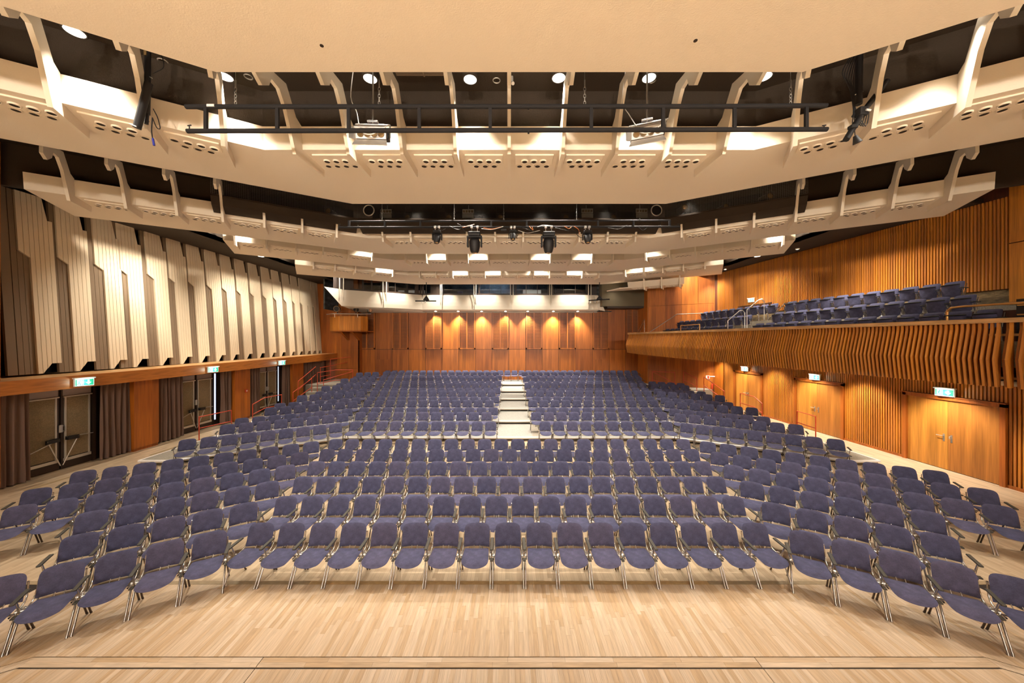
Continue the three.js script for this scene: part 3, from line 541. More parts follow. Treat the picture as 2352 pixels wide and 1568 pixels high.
// ================================================================ right wall above the balcony, flaring 8 degrees
const upX = (d) => 17.23 - 0.14 * d, UA = Math.atan(0.14);
{
  const q = (o, y, d) => V(upX(d) + o, y, d);
  const w = struct('wall_right_upper', hexa([q(0.06, 5.0, 7), q(0.06, 5.0, 23.3), q(0.06, 9.7, 23.3), q(0.06, 9.7, 7)], [q(0.4, 5.0, 7), q(0.4, 5.0, 23.3), q(0.4, 9.7, 23.3), q(0.4, 9.7, 7)]), mat.slatBack);
  const g = merged([rbox(0.054, 2.9, 0.048, 0.004, 0, 7.23, 0, 1)]);
  const tones = [mat.slat, M(lin(0.50, 0.185, 0.030), { roughness: 0.45, map: woodTex }), M(lin(0.59, 0.23, 0.040), { roughness: 0.45, map: woodTex })];
  for (let d = 10.78; d < 22.95; d += 0.082) { const m = shade(new THREE.Mesh(g, tones[Math.floor(rnd() * 3)])); m.name = 'slat'; m.position.copy(q(0, 0, d)); m.rotation.y = -UA; w.add(m); }
  obj('concrete_band', hexa([q(0.02, 4.6, 7), q(0.02, 4.6, 23.2), q(0.02, 5.76, 23.2), q(0.02, 5.76, 7)], [q(0.1, 4.6, 7), q(0.1, 4.6, 23.2), q(0.1, 5.76, 23.2), q(0.1, 5.76, 7)]), mat.concrete, w);
  for (const [a, b, y0, y1] of [[9.98, 10.70, 5.35, 7.17], [9.98, 10.70, 7.2, 9.7], [8.6, 9.96, 5.35, 7.17], [8.6, 9.96, 7.2, 9.7], [7, 8.58, 5.35, 9.7]]) obj('wood_panel', hexa([q(-0.06, y0, a), q(-0.06, y0, b), q(-0.06, y1, b), q(-0.06, y1, a)], [q(0.06, y0, a), q(0.06, y0, b), q(0.06, y1, b), q(0.06, y1, a)]), mat.slat, w);
  struct('wall_right_stage', [span(16, 17, -0.3, 10, -7, 7.2)], M(lin(0.5, 0.28, 0.1), { roughness: 0.6, map: woodTex }));
}

// ================================================================ balcony along the right side
const BF = [7.9, 22.5], BN = [12.26, 8.12];
const bl = Math.hypot(BN[0] - BF[0], BN[1] - BF[1]), bu = [(BN[0] - BF[0]) / bl, (BN[1] - BF[1]) / bl], bo = [bu[1], -bu[0]];   // bo points into the hall
const bpt = (s, o) => [BF[0] + bu[0] * s + bo[0] * o, BF[1] + bu[1] * s + bo[1] * o];       // s from the far end, o towards the hall
const bTurn = Math.atan2(-bu[1], bu[0]);
{
  const LEN = bl + 1.6;
  const t = struct('balcony', null);
  const P3 = (s, o, y) => { const p = bpt(s, o); return V(p[0], y, p[1]); };
  const sh = (s) => Math.min(1, Math.max(0, s / bl));            // 0 far, 1 near
  // floor slab, tiers and soffit
  const sb = (s) => 3.42 - 0.44 * Math.pow(sh(s), 0.6);
  for (let k = 0; k < 4; k++) {
    const a = LEN * k / 4, b = LEN * (k + 1) / 4, out = (s) => { const p = bpt(s, 0); return upX(p[1]) + 0.05; };
    const A = P3(a, -0.32, sb(a)), B = P3(b, -0.32, sb(b)), wa = V(out(a), sb(a), -A.z), wb = V(out(b), sb(b), -B.z);
    const up = (p, y) => { const q = p.clone(); q.y = y; return q; };
    obj('soffit', hexa([A, B, wb, wa], [up(A, A.y + 0.12), up(B, B.y + 0.12), up(wb, wb.y + 0.12), up(wa, wa.y + 0.12)]), mat.plaster, t);
  }
  const tierEdge = (c) => [[c - 0.14 * 25 , 24.6], [c - 0.14 * 7, 6.8]];
  const lim = (d) => upX(d) + 0.05;
  obj('tier', [plan([bpt(0, -0.12), bpt(LEN, -0.12), [lim(6.9), 6.9], [lim(23.3), 23.3], [10.5, 25.3]], 3.5, 4.12)], mat.carpet, t);
  for (const [c, y] of [[15.0, 4.66], [15.95, 5.22]]) obj('tier', [plan([[c - 0.14 * 24.4, 24.4], [c - 0.14 * 10.4, 10.4], [lim(10.4), 10.4], [lim(23.3), 23.3]], 4.1, y)], mat.carpet, t);
  obj('apron_board', [hexa([P3(0, -0.04, 4.02), P3(bl - 0.6, -0.04, 4.02), P3(bl - 0.6, -0.04, 4.62), P3(0, -0.04, 4.62)], [P3(0, -0.1, 4.02), P3(bl - 0.6, -0.1, 4.02), P3(bl - 0.6, -0.1, 4.62), P3(0, -0.1, 4.62)])], mat.woodDark, t);
  obj('inner_backing', [hexa([P3(0, -0.24, 3.38), P3(bl - 1.1, -0.24, 3.1), P3(bl - 1.1, -0.24, 4.05), P3(0, -0.24, 4.05)], [P3(0, -0.3, 3.38), P3(bl - 1.1, -0.3, 3.1), P3(bl - 1.1, -0.3, 4.05), P3(0, -0.3, 4.05)])], mat.slatBack, t);
  const rails = 5; for (let k = 0; k < rails; k++) { const a = LEN * k / rails, b = LEN * (k + 1) / rails; obj('rail_cap', hexa([P3(a, -0.10, 4.58), P3(b, -0.10, 4.58), P3(b, -0.12, 4.69), P3(a, -0.12, 4.69)], [P3(a, 0.11, 4.58), P3(b, 0.11, 4.58), P3(b, 0.12, 4.69), P3(a, 0.12, 4.69)]), mat.ledge, t); }
  for (const [y, o] of [[4.28, -0.16], [3.85, -0.2], [3.5, -0.22], [3.2, -0.24]]) obj('stringer', [hexa([P3(bl - 1.3, o, y - 0.03), P3(LEN, o, y - 0.03), P3(LEN, o, y + 0.03), P3(bl - 1.3, o, y + 0.03)], [P3(bl - 1.3, o - 0.04, y - 0.03), P3(LEN, o - 0.04, y - 0.03), P3(LEN, o - 0.04, y + 0.03), P3(bl - 1.3, o - 0.04, y + 0.03)])], mat.ledge, t);
  // folded slats of the front: narrow at the rail, out to a knee, back in below
  const pts = [[-0.03, 0], [0.045, 0], [0.045, -0.16], [0.26, -0.90], [0.14, -1.57], [-0.02, -1.57], [-0.03, -0.8]];
  const sg = (() => { const g = new THREE.ExtrudeGeometry(poly(pts), { depth: 0.042, bevelEnabled: false }); g.translate(0, 0, -0.021); return merged([g]); })();       // local x = towards the hall
  const tones = [mat.slat, M(lin(0.53, 0.20, 0.030), { roughness: 0.42, map: woodTex }), M(lin(0.60, 0.24, 0.042), { roughness: 0.42, map: woodTex })];
  const n = Math.floor(LEN / 0.095);
  for (let i = 0; i < n; i++) {
    const s = 0.03 + i * 0.095, near = s > bl - 0.4;
    const m = shade(new THREE.Mesh(sg, tones[Math.floor(rnd() * 3)])); m.name = 'slat'; m.position.copy(P3(s, near && i % 2 ? -0.16 : 0, 4.585));
    m.rotation.y = Math.atan2(bo[1], bo[0]); m.scale.y = 0.76 + 0.26 * Math.pow(sh(s), 0.7); t.add(m);
  }
  // far end, down to the corner wall
  obj('end_board', [hexa([P3(0, 0, 3.45), P3(0, 0, 4.6), V(10.4, 4.6, 25.45), V(10.4, 3.45, 25.45)], [P3(0.06, -0.04, 3.45), P3(0.06, -0.04, 4.6), V(10.46, 4.6, 25.4), V(10.46, 3.45, 25.4)])], mat.slat, t);
}
// balcony seats, folded up
{
  const seatPts = (() => {                                       // side outline of a folded seat, local x = forward
    const b = pillow(0.225, 0.20, 0.06, 8, 8, [0.35, 0.25, 0.10, 0.08], (x, s, t) => new THREE.Vector3(x, 0.545 + s, 0.10 + t + 0.16 * s - 0.05 * (x / 0.225) ** 2));
    return b;
  })();
  const backPad = pillow(0.24, 0.20, 0.075, 8, 8, [0.1, 0.1, 0.15, 0.15], (x, s, t) => new THREE.Vector3(x, 0.68 + s, -0.07 + t - 0.26 * s));
  const lip = pillow(0.232, 0.022, 0.085, 8, 4, [0.3, 0.3, 0.3, 0.3], (x, s, t) => new THREE.Vector3(x, 0.752 + s, 0.15 + t - 0.06 * (x / 0.225) ** 2));
  const S = new THREE.Group();
  obj('folded_seat', [seatPts], mat.fabric, S, true); obj('backrest', [backPad], mat.fabric, S, true); obj('seat_lip', [lip], mat.black, S, true);
  for (const s of [-1, 1]) {
    obj('side_post', [rod(new THREE.Vector3(s * 0.26, 0, -0.02), new THREE.Vector3(s * 0.262, 0.36, 0.0), 0.022, 8), rod(new THREE.Vector3(s * 0.262, 0.36, 0), new THREE.Vector3(s * 0.255, 0.60, 0.07), 0.018, 8, 0.026), rod(new THREE.Vector3(s * 0.262, 0.36, -0.02), new THREE.Vector3(s * 0.25, 0.78, -0.15), 0.016, 6)], mat.alu, S);
    obj('hinge', [rod(new THREE.Vector3(s * 0.20, 0.36, 0.0), new THREE.Vector3(s * 0.275, 0.36, 0.0), 0.04, 10, 0.02)], mat.alu, S);
    obj('armrest', [rbox(0.055, 0.024, 0.32, 0.009, s * 0.27, 0.64, 0.0)], mat.arm, S);
  }
  const rows = [{ c: 14.4, y: 4.12, n: 'front row', segs: [[9.36, 14], [18.45, 11]] }, { c: 15.3, y: 4.66, n: 'middle row', segs: [[10.42, 12], [18.3, 11]] }, { c: 16.23, y: 5.22, n: 'back row', segs: [[11.29, 11], [17.8, 10]] }];
  let first = true;
  for (const r of rows) r.segs.forEach(([d0, n], g) => {
    for (let k = 0; k < n; k++) {
      const d = d0 + k * 0.56 * Math.cos(UA), x = r.c - 0.14 * d;
      const o = first ? S : S.clone(); first = false;
      o.name = numbered('folding_seat'); scene.add(o); o.position.set(x, r.y, -d); o.rotation.y = UA - Math.PI / 2;
      tag(o, `blue folding balcony seat, ${ORD[k + 1]} from the ${g ? 'stair gap' : 'stage'} in the ${r.n}, ${g ? 'farther' : 'nearer'} block`, 'seat', 'folding seats on the balcony');
    }
  });
}
// ================================================================ stepped seating platforms
const ROW0 = 6.281, PIT = 1.0735, RIS0 = 14.2, RPIT = 1.085, SP = 0.56;
const rowD = (j) => RIS0 + RPIT * (j - 1);                      // depth of the backrest tops of stepped row j (1 stands on the floor)
const rowH = (j) => 0.17 * Math.floor(j / 2);
const midEndL = (j) => -6.37 - 0.28 * (j - 1) * 1.0, midEndR = (j) => 6.51 + 0.28 * (j - 1);
{
  const SL = 0.515, CL = 0.857, aisleMat = M(lin(0.47, 0.455, 0.41), { roughness: 1, map: carpetTex });
  for (let k = 1; k <= 6; k++) {
    const j = 2 * k - 1, d = rowD(j) - 0.08, h = 0.17 * k, fold = 6.75 + 0.56 * (k - 1), t = thing('seating_platform', `carpeted seating platform, ${ORD[k]} step up from the flat floor, white front edge`, 'platform', null, 0, 'stepped platforms carrying the rear seats');
    const lim = k === 1 ? 11.4 : 11.45, side = k === 1 ? 12.3 : 11.75;
    const dw = d - (lim - fold) * SL / CL, end = 27.5;
    const rgtLim = k >= 5 ? Math.min(lim, 10.2) : lim;
    const front = (o) => [[-side + o, k === 1 ? dw + o : dw - 0.15 + o], [-lim, dw + o], [-fold, d + o], [fold, d + o], [k >= 5 ? 10.2 : lim, k >= 5 ? d - (10.2 - fold) * SL / CL + o : dw + o], ...(k >= 5 ? [] : [[side - o, k === 1 ? dw + o : dw - 0.15 + o]])];
    const tail = (o) => (k >= 5 ? [[10.2 - o, end], [-side + o, end]] : [[side - o, 23.4], [10.2, 25.4], [10.2, end], [-side + o, end]]);
    const prev = k > 1 ? h - 0.17 : 0;
    obj('carpet_top', [plan([...front(0.03), ...tail(0.03)], h - 0.02, h)], mat.carpet, t);
    // aluminium edge strip along the front and the sides
    const f = front(0), e = [];
    for (let i = 0; i + 1 < f.length; i++) { const p = V(f[i][0], h - 0.022, f[i][1]), q = V(f[i + 1][0], h - 0.022, f[i + 1][1]); e.push(bar(p, q, 0.06, 0.055)); }
    e.push(bar(V(f[0][0], h - 0.022, f[0][1]), V(-side, h - 0.022, k === 1 ? 18 : 26), 0.05, 0.05)); const l = f[f.length - 1]; e.push(bar(V(l[0], h - 0.022, l[1]), V(l[0], h - 0.022, k === 1 ? 18 : 23.3), 0.05, 0.05));
    obj('edge_strip', e, mat.edge, t);
    const w = (o, y0, y1, m, n) => obj(n, [plan([...front(o), ...tail(o)], y0, y1)], m, t);
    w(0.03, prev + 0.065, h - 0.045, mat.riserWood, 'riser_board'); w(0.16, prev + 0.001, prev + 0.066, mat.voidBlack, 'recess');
    const d1 = k < 6 ? rowD(2 * k + 1) - 0.02 : 27.4;
    obj('aisle_carpet', [span(k === 1 ? -2.4 : -0.62, 0.98, h, h + 0.004, d + 0.06, d1)], aisleMat, t);
    if (k === 1) for (const s of [-1, 1]) for (const [x, dd] of [[12.2, dw + 0.1], [12.2, dw + 1.2], [11.5, dw + 0.12]]) obj('foot', [rod(V(s * x, 0, dd), V(s * x, 0.11, dd), 0.025, 8)], mat.steel, t);
  }
}
// ================================================================ chairs
const chairParts = (() => {
  const v = (x, y, z) => new THREE.Vector3(x, y, z);
  const seat = pillow(0.232, 0.225, 0.046, 10, 10, [0.10, 0.04, 0.30, 0.12], (x, s, t) => {
    const z = s + 0.035, dip = -0.016 * (1 - (x / 0.24) ** 2) * Math.exp(-(((z + 0.06) / 0.16) ** 2)), fall = -0.9 * Math.max(0, z - 0.14) ** 2 * 2.6;
    return v(x, 0.425 + dip + fall + t + 0.012 * (z > -0.1 ? 0 : 0) - 0.02 * Math.max(0, -z - 0.1), z);
  }, (x, s, u, w) => [x * (0.965 + 0.035 * w), s + (w > 0 ? 0.035 * w * (1 - u * u) : 0)]);
  const back = pillow(0.228, 0.188, 0.042, 10, 10, [0.03, 0.03, 0.26, 0.22], (x, s, t) => v(x, 0.615 + s * 0.955, -0.292 - s * 0.30 - t + 0.045 * (x / 0.228) ** 2 * 0.9));
  const frame = (s) => [
    pipe([v(s * 0.243, 0.405, 0.10), v(s * 0.244, 0.395, -0.03), v(s * 0.244, 0.415, -0.17), v(s * 0.243, 0.47, -0.238), v(s * 0.238, 0.56, -0.272), v(s * 0.234, 0.66, -0.295)], 0.0105, 6, 12),
    rod(v(s * 0.236, 0.393, -0.03), v(s * 0.272, 0.393, -0.03), 0.026, 10), rod(v(s * 0.225, 0.66, -0.302), v(s * 0.24, 0.66, -0.297), 0.012, 6),
  ];
  const leg = (s, f) => [rod(v(s * 0.258, 0.395, f ? 0.0 : -0.06), v(s * 0.259, 0.018, f ? 0.236 : -0.236), 0.0125, 6, 0.0125), rod(v(s * 0.259, 0.035, f ? 0.226 : -0.226), v(s * 0.259, 0.0, f ? 0.248 : -0.248), 0.0145, 6)];
  const legG = {}; for (const s of [-1, 1]) for (const f of [0, 1]) legG[`${s}${f}`] = merged([leg(s, f)]);
  const pad = (s) => { const g = rbox(0.056, 0.028, 0.33, 0.012, 0, 0, 0, 2); g.rotateX(0.05); g.translate(s * 0.28, 0.59, -0.03); return merged([g]); };
  const post = (s) => merged([rod(v(s * 0.276, 0.39, -0.02), v(s * 0.28, 0.572, 0.045), 0.016, 6, 0.011), rod(v(s * 0.28, 0.565, 0.045), v(s * 0.28, 0.572, -0.05), 0.008, 6)]);
  const link = merged([rbox(0.05, 0.022, 0.075, 0.006, 0.28, 0.385, -0.085, 1)]), ring = merged([new THREE.TorusGeometry(0.022, 0.008, 6, 10).rotateX(Math.PI / 2).translate(0.28, 0.399, -0.10)]);
  const stretch = merged([rod(v(-0.25, 0.375, -0.03), v(0.25, 0.375, -0.03), 0.012, 6), rod(v(-0.05, 0.40, -0.17), v(-0.05, 0.45, -0.235), 0.007, 5), rod(v(0.05, 0.40, -0.17), v(0.05, 0.45, -0.235), 0.007, 5)]);
  return { seat, back, frameL: merged([frame(-1)]), frameR: merged([frame(1)]), legG, ring, padR: pad(1), padL: pad(-1), postR: post(1), postL: post(-1), link, stretch };
})();
const fabrics = [mat.fabric, M(lin(0.080, 0.081, 0.160), { roughness: 0.95, map: fabricTex, sheen: 0.5, sheenColor: lin(0.3, 0.3, 0.5), sheenRoughness: 0.5 }), M(lin(0.096, 0.091, 0.170), { roughness: 0.95, map: fabricTex, sheen: 0.5, sheenColor: lin(0.32, 0.3, 0.5), sheenRoughness: 0.5 })];
function makeChair(leftArm, f) {
  const c = chairParts, o = new THREE.Group();
  obj('seat', c.seat, f, o); obj('backrest', c.back, f, o);
  obj('side_frame', c.frameL, mat.alu, o); obj('side_frame', c.frameR, mat.alu, o); obj('stretcher', c.stretch, mat.leg, o);
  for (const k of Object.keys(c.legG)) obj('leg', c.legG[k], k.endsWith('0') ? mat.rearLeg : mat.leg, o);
  const a = obj('armrest', c.padR, mat.arm, o); obj('arm_post', c.postR, mat.alu, a);
  if (leftArm) { const b = obj('armrest', c.padL, mat.arm, o); obj('arm_post', c.postL, mat.alu, b); }
  obj('connector', c.link, mat.arm, o); obj('link_ring', c.ring, mat.alu, o);
  return o;
}
const protos = [0, 1].map((l) => fabrics.map((f) => makeChair(!!l, f)));
const seats = [];                                               // { x, d (backrest top), h, turn, left, label, group }
const rowName = (n) => ['front row', 'second row', 'third row', 'fourth row', 'fifth row', 'sixth row'][n];
const wingDir = [0.866, 0.5];
function addSeat(x, d, h, turn, left, label, group) { seats.push({ x: x + 0.36 * Math.sin(turn), d: d - 0.36 * Math.cos(turn), h, turn, left, label, group, size: 1 / d }); }
{
  const counts = [17, 18, 19, 20, 21, 22], wingN = [5, 5, 6, 9, 10, 10];
  for (let r = 0; r < 6; r++) {
    const n = counts[r], d = ROW0 + PIT * r, half = (n - 1) / 2 * SP, mid = r === 0 ? -0.02 : 0.01;
    for (let k = 0; k < n; k++) addSeat(mid - half + k * SP, d, 0, 0, k === 0, `blue upholstered chair, ${ORD[k + 1]} from the left in the ${rowName(r)} of the middle block`, 'chairs of the flat middle block');
    for (const s of [-1, 1]) for (let k = 0; k < wingN[r]; k++) {
      const x = half + 0.71 + k * SP * wingDir[0], dd = d - 0.31 - k * SP * wingDir[1];
      const W = s < 0 ? 'left' : 'right';
      addSeat(s * x + mid, dd, 0, -s * Math.PI / 6, s < 0 ? k === wingN[r] - 1 : k === 0, `blue upholstered chair, ${ORD[k + 1]} from the middle block in the ${rowName(r)} of the ${W} wing`, `chairs of the flat ${W} wing`);
    }
  }
  for (let j = 1; j <= 13; j++) {
    const d = rowD(j), h = rowH(j), odd = j % 2;
    const rn = `${ORD[j + 6]} row`;
    if (j === 13) { for (let k = 0; k < 36; k++) addSeat(-9.65 + k * 0.5595, d - 0.02, h, 0, k === 0, 'blue upholstered chair in the rearmost row by the back wall', 'rear chairs'); break; }
    const nl = 11 + Math.floor((j - 1) / 2), nr = j === 1 ? 10 : 10 + Math.floor(j / 2), l0 = odd ? -0.76 : -1.01, r0 = odd ? 1.48 : 1.2;
    for (let k = 0; k < nl; k++) addSeat(l0 - k * SP, d, h, 0, k === nl - 1, `blue upholstered chair, ${ORD[k + 1]} left of the carpeted aisle in the ${rn}`, 'chairs left of the aisle');
    for (let k = 0; k < nr; k++) addSeat(r0 + k * SP, d, h, 0, k === 0, `blue upholstered chair, ${ORD[k + 1]} right of the carpeted aisle in the ${rn}`, 'chairs right of the aisle');
    const el = l0 - (nl - 1) * SP, er = r0 + (nr - 1) * SP;
    for (const s of [-1, 1]) {
      if (s > 0 && j >= 10) continue;
      let n = 0; while ((s < 0 ? -el : er) + 0.71 + n * SP * wingDir[0] < (j === 1 ? 11.15 : 11.1)) n++;
      for (let k = 0; k < n; k++) {
        const x = (s < 0 ? el : er) + s * (0.71 + k * SP * wingDir[0]), dd = d - 0.31 - k * SP * wingDir[1], W = s < 0 ? 'left' : 'right';
        addSeat(x, dd, h, -s * Math.PI / 6, s < 0 ? k === n - 1 : k === 0, `blue upholstered chair, ${ORD[k + 1]} from the centre seats in the ${rn}, ${W} wing`, `chairs of the stepped ${W} wing`);
      }
    }
  }
}
// the 300 nearest are things of their own, the rest one mass
{
  const inView = (s) => Math.abs(s.x) < 1.54 * (s.d + 0.4);
  const order = seats.filter(inView).sort((a, b) => a.d - b.d), own = order.slice(0, 300), far = order.slice(300);
  const usedProto = new Set();
  for (const s of own) {
    const p = protos[s.left ? 1 : 0][Math.floor(rnd() * 3)], o = usedProto.has(p) ? p.clone() : p; usedProto.add(p);
    o.name = numbered('auditorium_chair'); scene.add(o); o.position.set(s.x, s.h, -s.d); o.rotation.y = s.turn + rr(-0.012, 0.012);
    tag(o, s.label, 'chair', s.group);
  }
  const c = chairParts, fabricG = [c.seat, c.back], metalG = [c.frameL, c.frameR, c.stretch, ...Object.values(c.legG), c.postR, c.ring], armG = [c.padR];
  const cl = (a) => mergeGeometries(a.map((g) => g.clone()));
  const geo = mergeGeometries([cl(fabricG), cl(metalG), cl(armG)], true);
  const im = new THREE.InstancedMesh(geo, [mat.fabric, mat.alu, mat.arm], far.length); im.name = 'auditorium_chairs'; im.castShadow = im.receiveShadow = true;
  const m = new THREE.Matrix4(), q = new THREE.Quaternion(), up = new THREE.Vector3(0, 1, 0), one = new THREE.Vector3(1, 1, 1);
  far.forEach((s, i) => { m.compose(V(s.x, s.h, s.d), q.setFromAxisAngle(up, s.turn), one); im.setMatrixAt(i, m); });
  scene.add(im); tag(im, 'rows of blue upholstered chairs on the upper platforms towards the back wall', 'chairs', null, 'stuff');
}
// ================================================================ red handrails
function railing(label, paths, r = 0.021, m = mat.red, cat = 'railing', name = 'handrail') {
  const t = thing(name, label, cat, null, 0);
  paths.forEach((p, i) => obj(p.n ?? 'rail', bent(p.pts, p.r ?? r, 8), m, t));
  return t;
}
railing('low red tube rail beside the left end of the seventh row', [{ pts: [V(-12.9, 0, 14.2), V(-12.9, 0.98, 14.2), V(-12.75, 1.0, 14.4), V(-12.62, 0.99, 15.5), V(-12.6, 0.2, 15.5)] }, { pts: [V(-12.9, 0.5, 14.2), V(-12.6, 0.5, 15.5)] }]);
railing('red tube rail with a sloping first section, beside the third stepped row on the left', [{ pts: [V(-12.7, 0, 16.9), V(-12.7, 1.0, 16.9), V(-12.6, 1.22, 17.6), V(-12.4, 1.22, 18.6), V(-12.4, 0, 18.6)] }, { pts: [V(-12.7, 0.5, 16.9), V(-12.6, 0.68, 17.6), V(-12.4, 0.68, 18.6)] }]);
railing('red stair rail climbing along the last wooden pier on the left', [{ pts: [V(-12.6, 0.3, 19.9), V(-12.6, 1.15, 19.9), V(-12.6, 1.75, 21.8), V(-12.6, 0.9, 21.8)] }, { pts: [V(-12.6, 0.65, 19.9), V(-12.6, 1.2, 21.8)] }, { pts: [V(-13.6, 1.55, 22.0), V(-13.6, 2.35, 24.0)] }, { pts: [V(-13.6, 1.0, 22.0), V(-13.6, 1.8, 24.0)] }, { pts: [V(-13.6, 0.3, 22.0), V(-13.6, 1.55, 22.0)] }]);
railing('red rail enclosing the landing in front of the dark rear curtain', [{ pts: [V(-12.7, 0.5, 22.6), V(-12.7, 2.05, 22.6), V(-12.2, 2.12, 24.0), V(-11.0, 2.12, 24.0), V(-11.0, 1.1, 24.0)] }, { pts: [V(-12.7, 1.3, 22.6), V(-12.2, 1.4, 24.0), V(-11.0, 1.4, 24.0)] }, { pts: [V(-11.0, 2.0, 24.0), V(-12.4, 1.55, 22.8), V(-12.4, 0.7, 22.8)] }]);
railing('thin red rail in front of the dark rear curtain, farthest back on the left', [{ pts: [V(-13.5, 0.9, 24.4), V(-13.5, 2.25, 24.4), V(-13.3, 2.3, 25.4), V(-12.6, 2.5, 26.6)] }, { pts: [V(-13.5, 1.6, 24.4), V(-13.3, 1.65, 25.4)] }, { pts: [V(-13.3, 0.9, 25.4), V(-13.3, 2.8, 25.4), V(-12.4, 2.9, 26.7)] }]);
railing('low red tube rail at the right end of the eighth row, before the middle door', [{ pts: [V(12.9, 0, 15.3), V(12.9, 1.0, 15.3), V(12.75, 1.0, 14.2), V(12.75, 0.1, 14.2)] }, { pts: [V(12.9, 0.5, 15.3), V(12.75, 0.5, 14.2)] }]);
railing('red tube rail with a sloping end, right wing, below the third door on the right', [{ pts: [V(12.8, 0, 18.9), V(12.8, 1.25, 18.9), V(12.7, 1.25, 17.7), V(12.6, 1.02, 17.0), V(12.6, 0, 17.0)] }, { pts: [V(12.8, 0.72, 18.9), V(12.7, 0.72, 17.7), V(12.6, 0.55, 17.0)] }]);
railing('dark red sloping stair rail left of the third door on the right', [{ pts: [V(12.5, 0.9, 21.9), V(12.5, 1.85, 21.9), V(12.6, 1.2, 20.0), V(12.6, 0.3, 20.0)] }, { pts: [V(12.5, 1.3, 21.9), V(12.6, 0.7, 20.0)] }]);
railing('dark red rail below the small extinguisher sign', [{ pts: [V(11.9, 1.2, 23.3), V(11.9, 2.05, 23.3), V(12.2, 1.7, 22.2), V(12.2, 0.9, 22.2)] }, { pts: [V(11.9, 1.5, 23.3), V(12.2, 1.2, 22.2)] }]);
railing('red triangular stair rail in front of the dark corner panels, back right', [{ pts: [V(9.9, 0.9, 23.6), V(9.9, 2.05, 23.6), V(11.35, 2.0, 23.4), V(11.35, 1.0, 23.4)] }, { pts: [V(9.9, 2.05, 23.6), V(11.1, 1.25, 22.5)] }, { pts: [V(9.9, 1.45, 23.6), V(11.1, 1.2, 23.4)] }]);
// small carpeted steps and landing behind the left wing
{
  const t = thing('side_steps', 'small carpeted side stair leading up to the rear platform on the left', 'stairs');
  for (let k = 0; k < 5; k++) obj('step', [span(-13.3, -11.78, 0, 0.2 + 0.2 * k, 20.8 + 0.5 * k, 21.32 + 0.5 * k)], mat.carpet, t);
  obj('landing', [span(-13.9, -11.78, 0, 1.16, 23.3, 26.95)], mat.carpet, t);
  const u = thing('side_steps', 'small carpeted side stair beside the rear platform on the right', 'stairs');
  for (let k = 0; k < 4; k++) obj('step', [span(11.78, 12.5, 0, 0.2 + 0.2 * k, 21.2 + 0.4 * k, 21.62 + 0.4 * k)], mat.carpet, u);
  obj('landing', [plan([[11.78, 22.8], [13.6, 22.8], [13.6, 23.5], [11.78, 24.5]], 0, 0.9)], mat.carpet, u);
}
// ================================================================ balcony handrails
railing('brown metal guard rail with a rounded end at the near end of the balcony', [{ pts: [V(12.86, 4.1, 10.02), V(12.86, 5.0, 10.02), V(12.82, 5.09, 9.9), V(12.76, 5.1, 9.6), V(12.5, 5.06, 8.3), V(12.25, 5.05, 7.0)], r: 0.03 }], 0.03, mat.brass, 'railing', 'guard_rail');
railing('small brass guard rail above the balcony rail in front of the farther seats', [{ pts: [V(9.75, 4.4, 19.4), V(9.75, 5.02, 19.4), V(10.05, 5.02, 18.0), V(10.05, 4.4, 18.0)] }], 0.022, mat.brass, 'railing', 'guard_rail');
for (const [x, d, y, l] of [[13.15, 17.6, 5.22, 'chrome hooped handrail beside the balcony stair, upper one'], [12.25, 17.75, 4.66, 'chrome hooped handrail beside the balcony stair, lower one']]) railing(l, [{ pts: [V(x, y, d), V(x, y + 0.95, d), V(x - 0.12, y + 1.08, d), V(x - 0.25, y + 1.05, d + 0.05), V(x - 0.75, y + 0.55, d + 0.2), V(x - 0.75, y - 0.4, d + 0.2)] }], 0.02, mat.steel, 'railing', 'hoop_rail');
railing('dark sloping handrail on the corner wall above the far balcony end', [{ pts: [V(10.2, 4.75, 25.0), V(10.25, 4.8, 24.9), V(11.9, 6.05, 24.2), V(13.3, 6.05, 23.4)] }, { pts: [V(9.0, 4.7, 24.0), V(9.9, 5.75, 25.0), V(9.9, 4.6, 25.0)] }, { pts: [V(9.05, 4.55, 24.0), V(9.85, 5.45, 25.0)] }], 0.022, mat.leg, 'railing', 'wall_handrail');
railing('thin dark stair rail between the two blocks of the balcony back row', [{ pts: [V(13.2, 5.2, 17.4), V(13.9, 6.05, 17.2), V(14.5, 6.05, 16.9)] }], 0.02, mat.frameDark, 'railing', 'stair_rail');
// black equipment shelf by the near end of the balcony
{
  const t = thing('equipment_shelf', 'black equipment rack with pale shelf edges at the near balcony end', 'rack');
  obj('cabinet', [plan([[13.0, 8.75], [14.6, 9.05], [15.1, 6.6], [13.4, 6.6]], 4.13, 5.2)], mat.black, t);
  obj('shelf_edge', [bar(V(12.98, 5.04, 8.72), V(13.36, 5.04, 6.6), 0.03, 0.03), bar(V(12.98, 4.80, 8.72), V(13.36, 4.80, 6.6), 0.03, 0.03)], mat.brass, t);
  obj('display', [bar(V(12.96, 4.90, 8.35), V(13.0, 4.90, 8.05), 0.05, 0.05)], mat.white, t);
  obj('indicator_lamp', [bar(V(12.95, 5.12, 8.3), V(12.96, 5.12, 8.24), 0.03, 0.03), bar(V(12.96, 4.90, 7.97), V(12.97, 4.90, 7.92), 0.03, 0.03)], mat.redGlow, t);
}
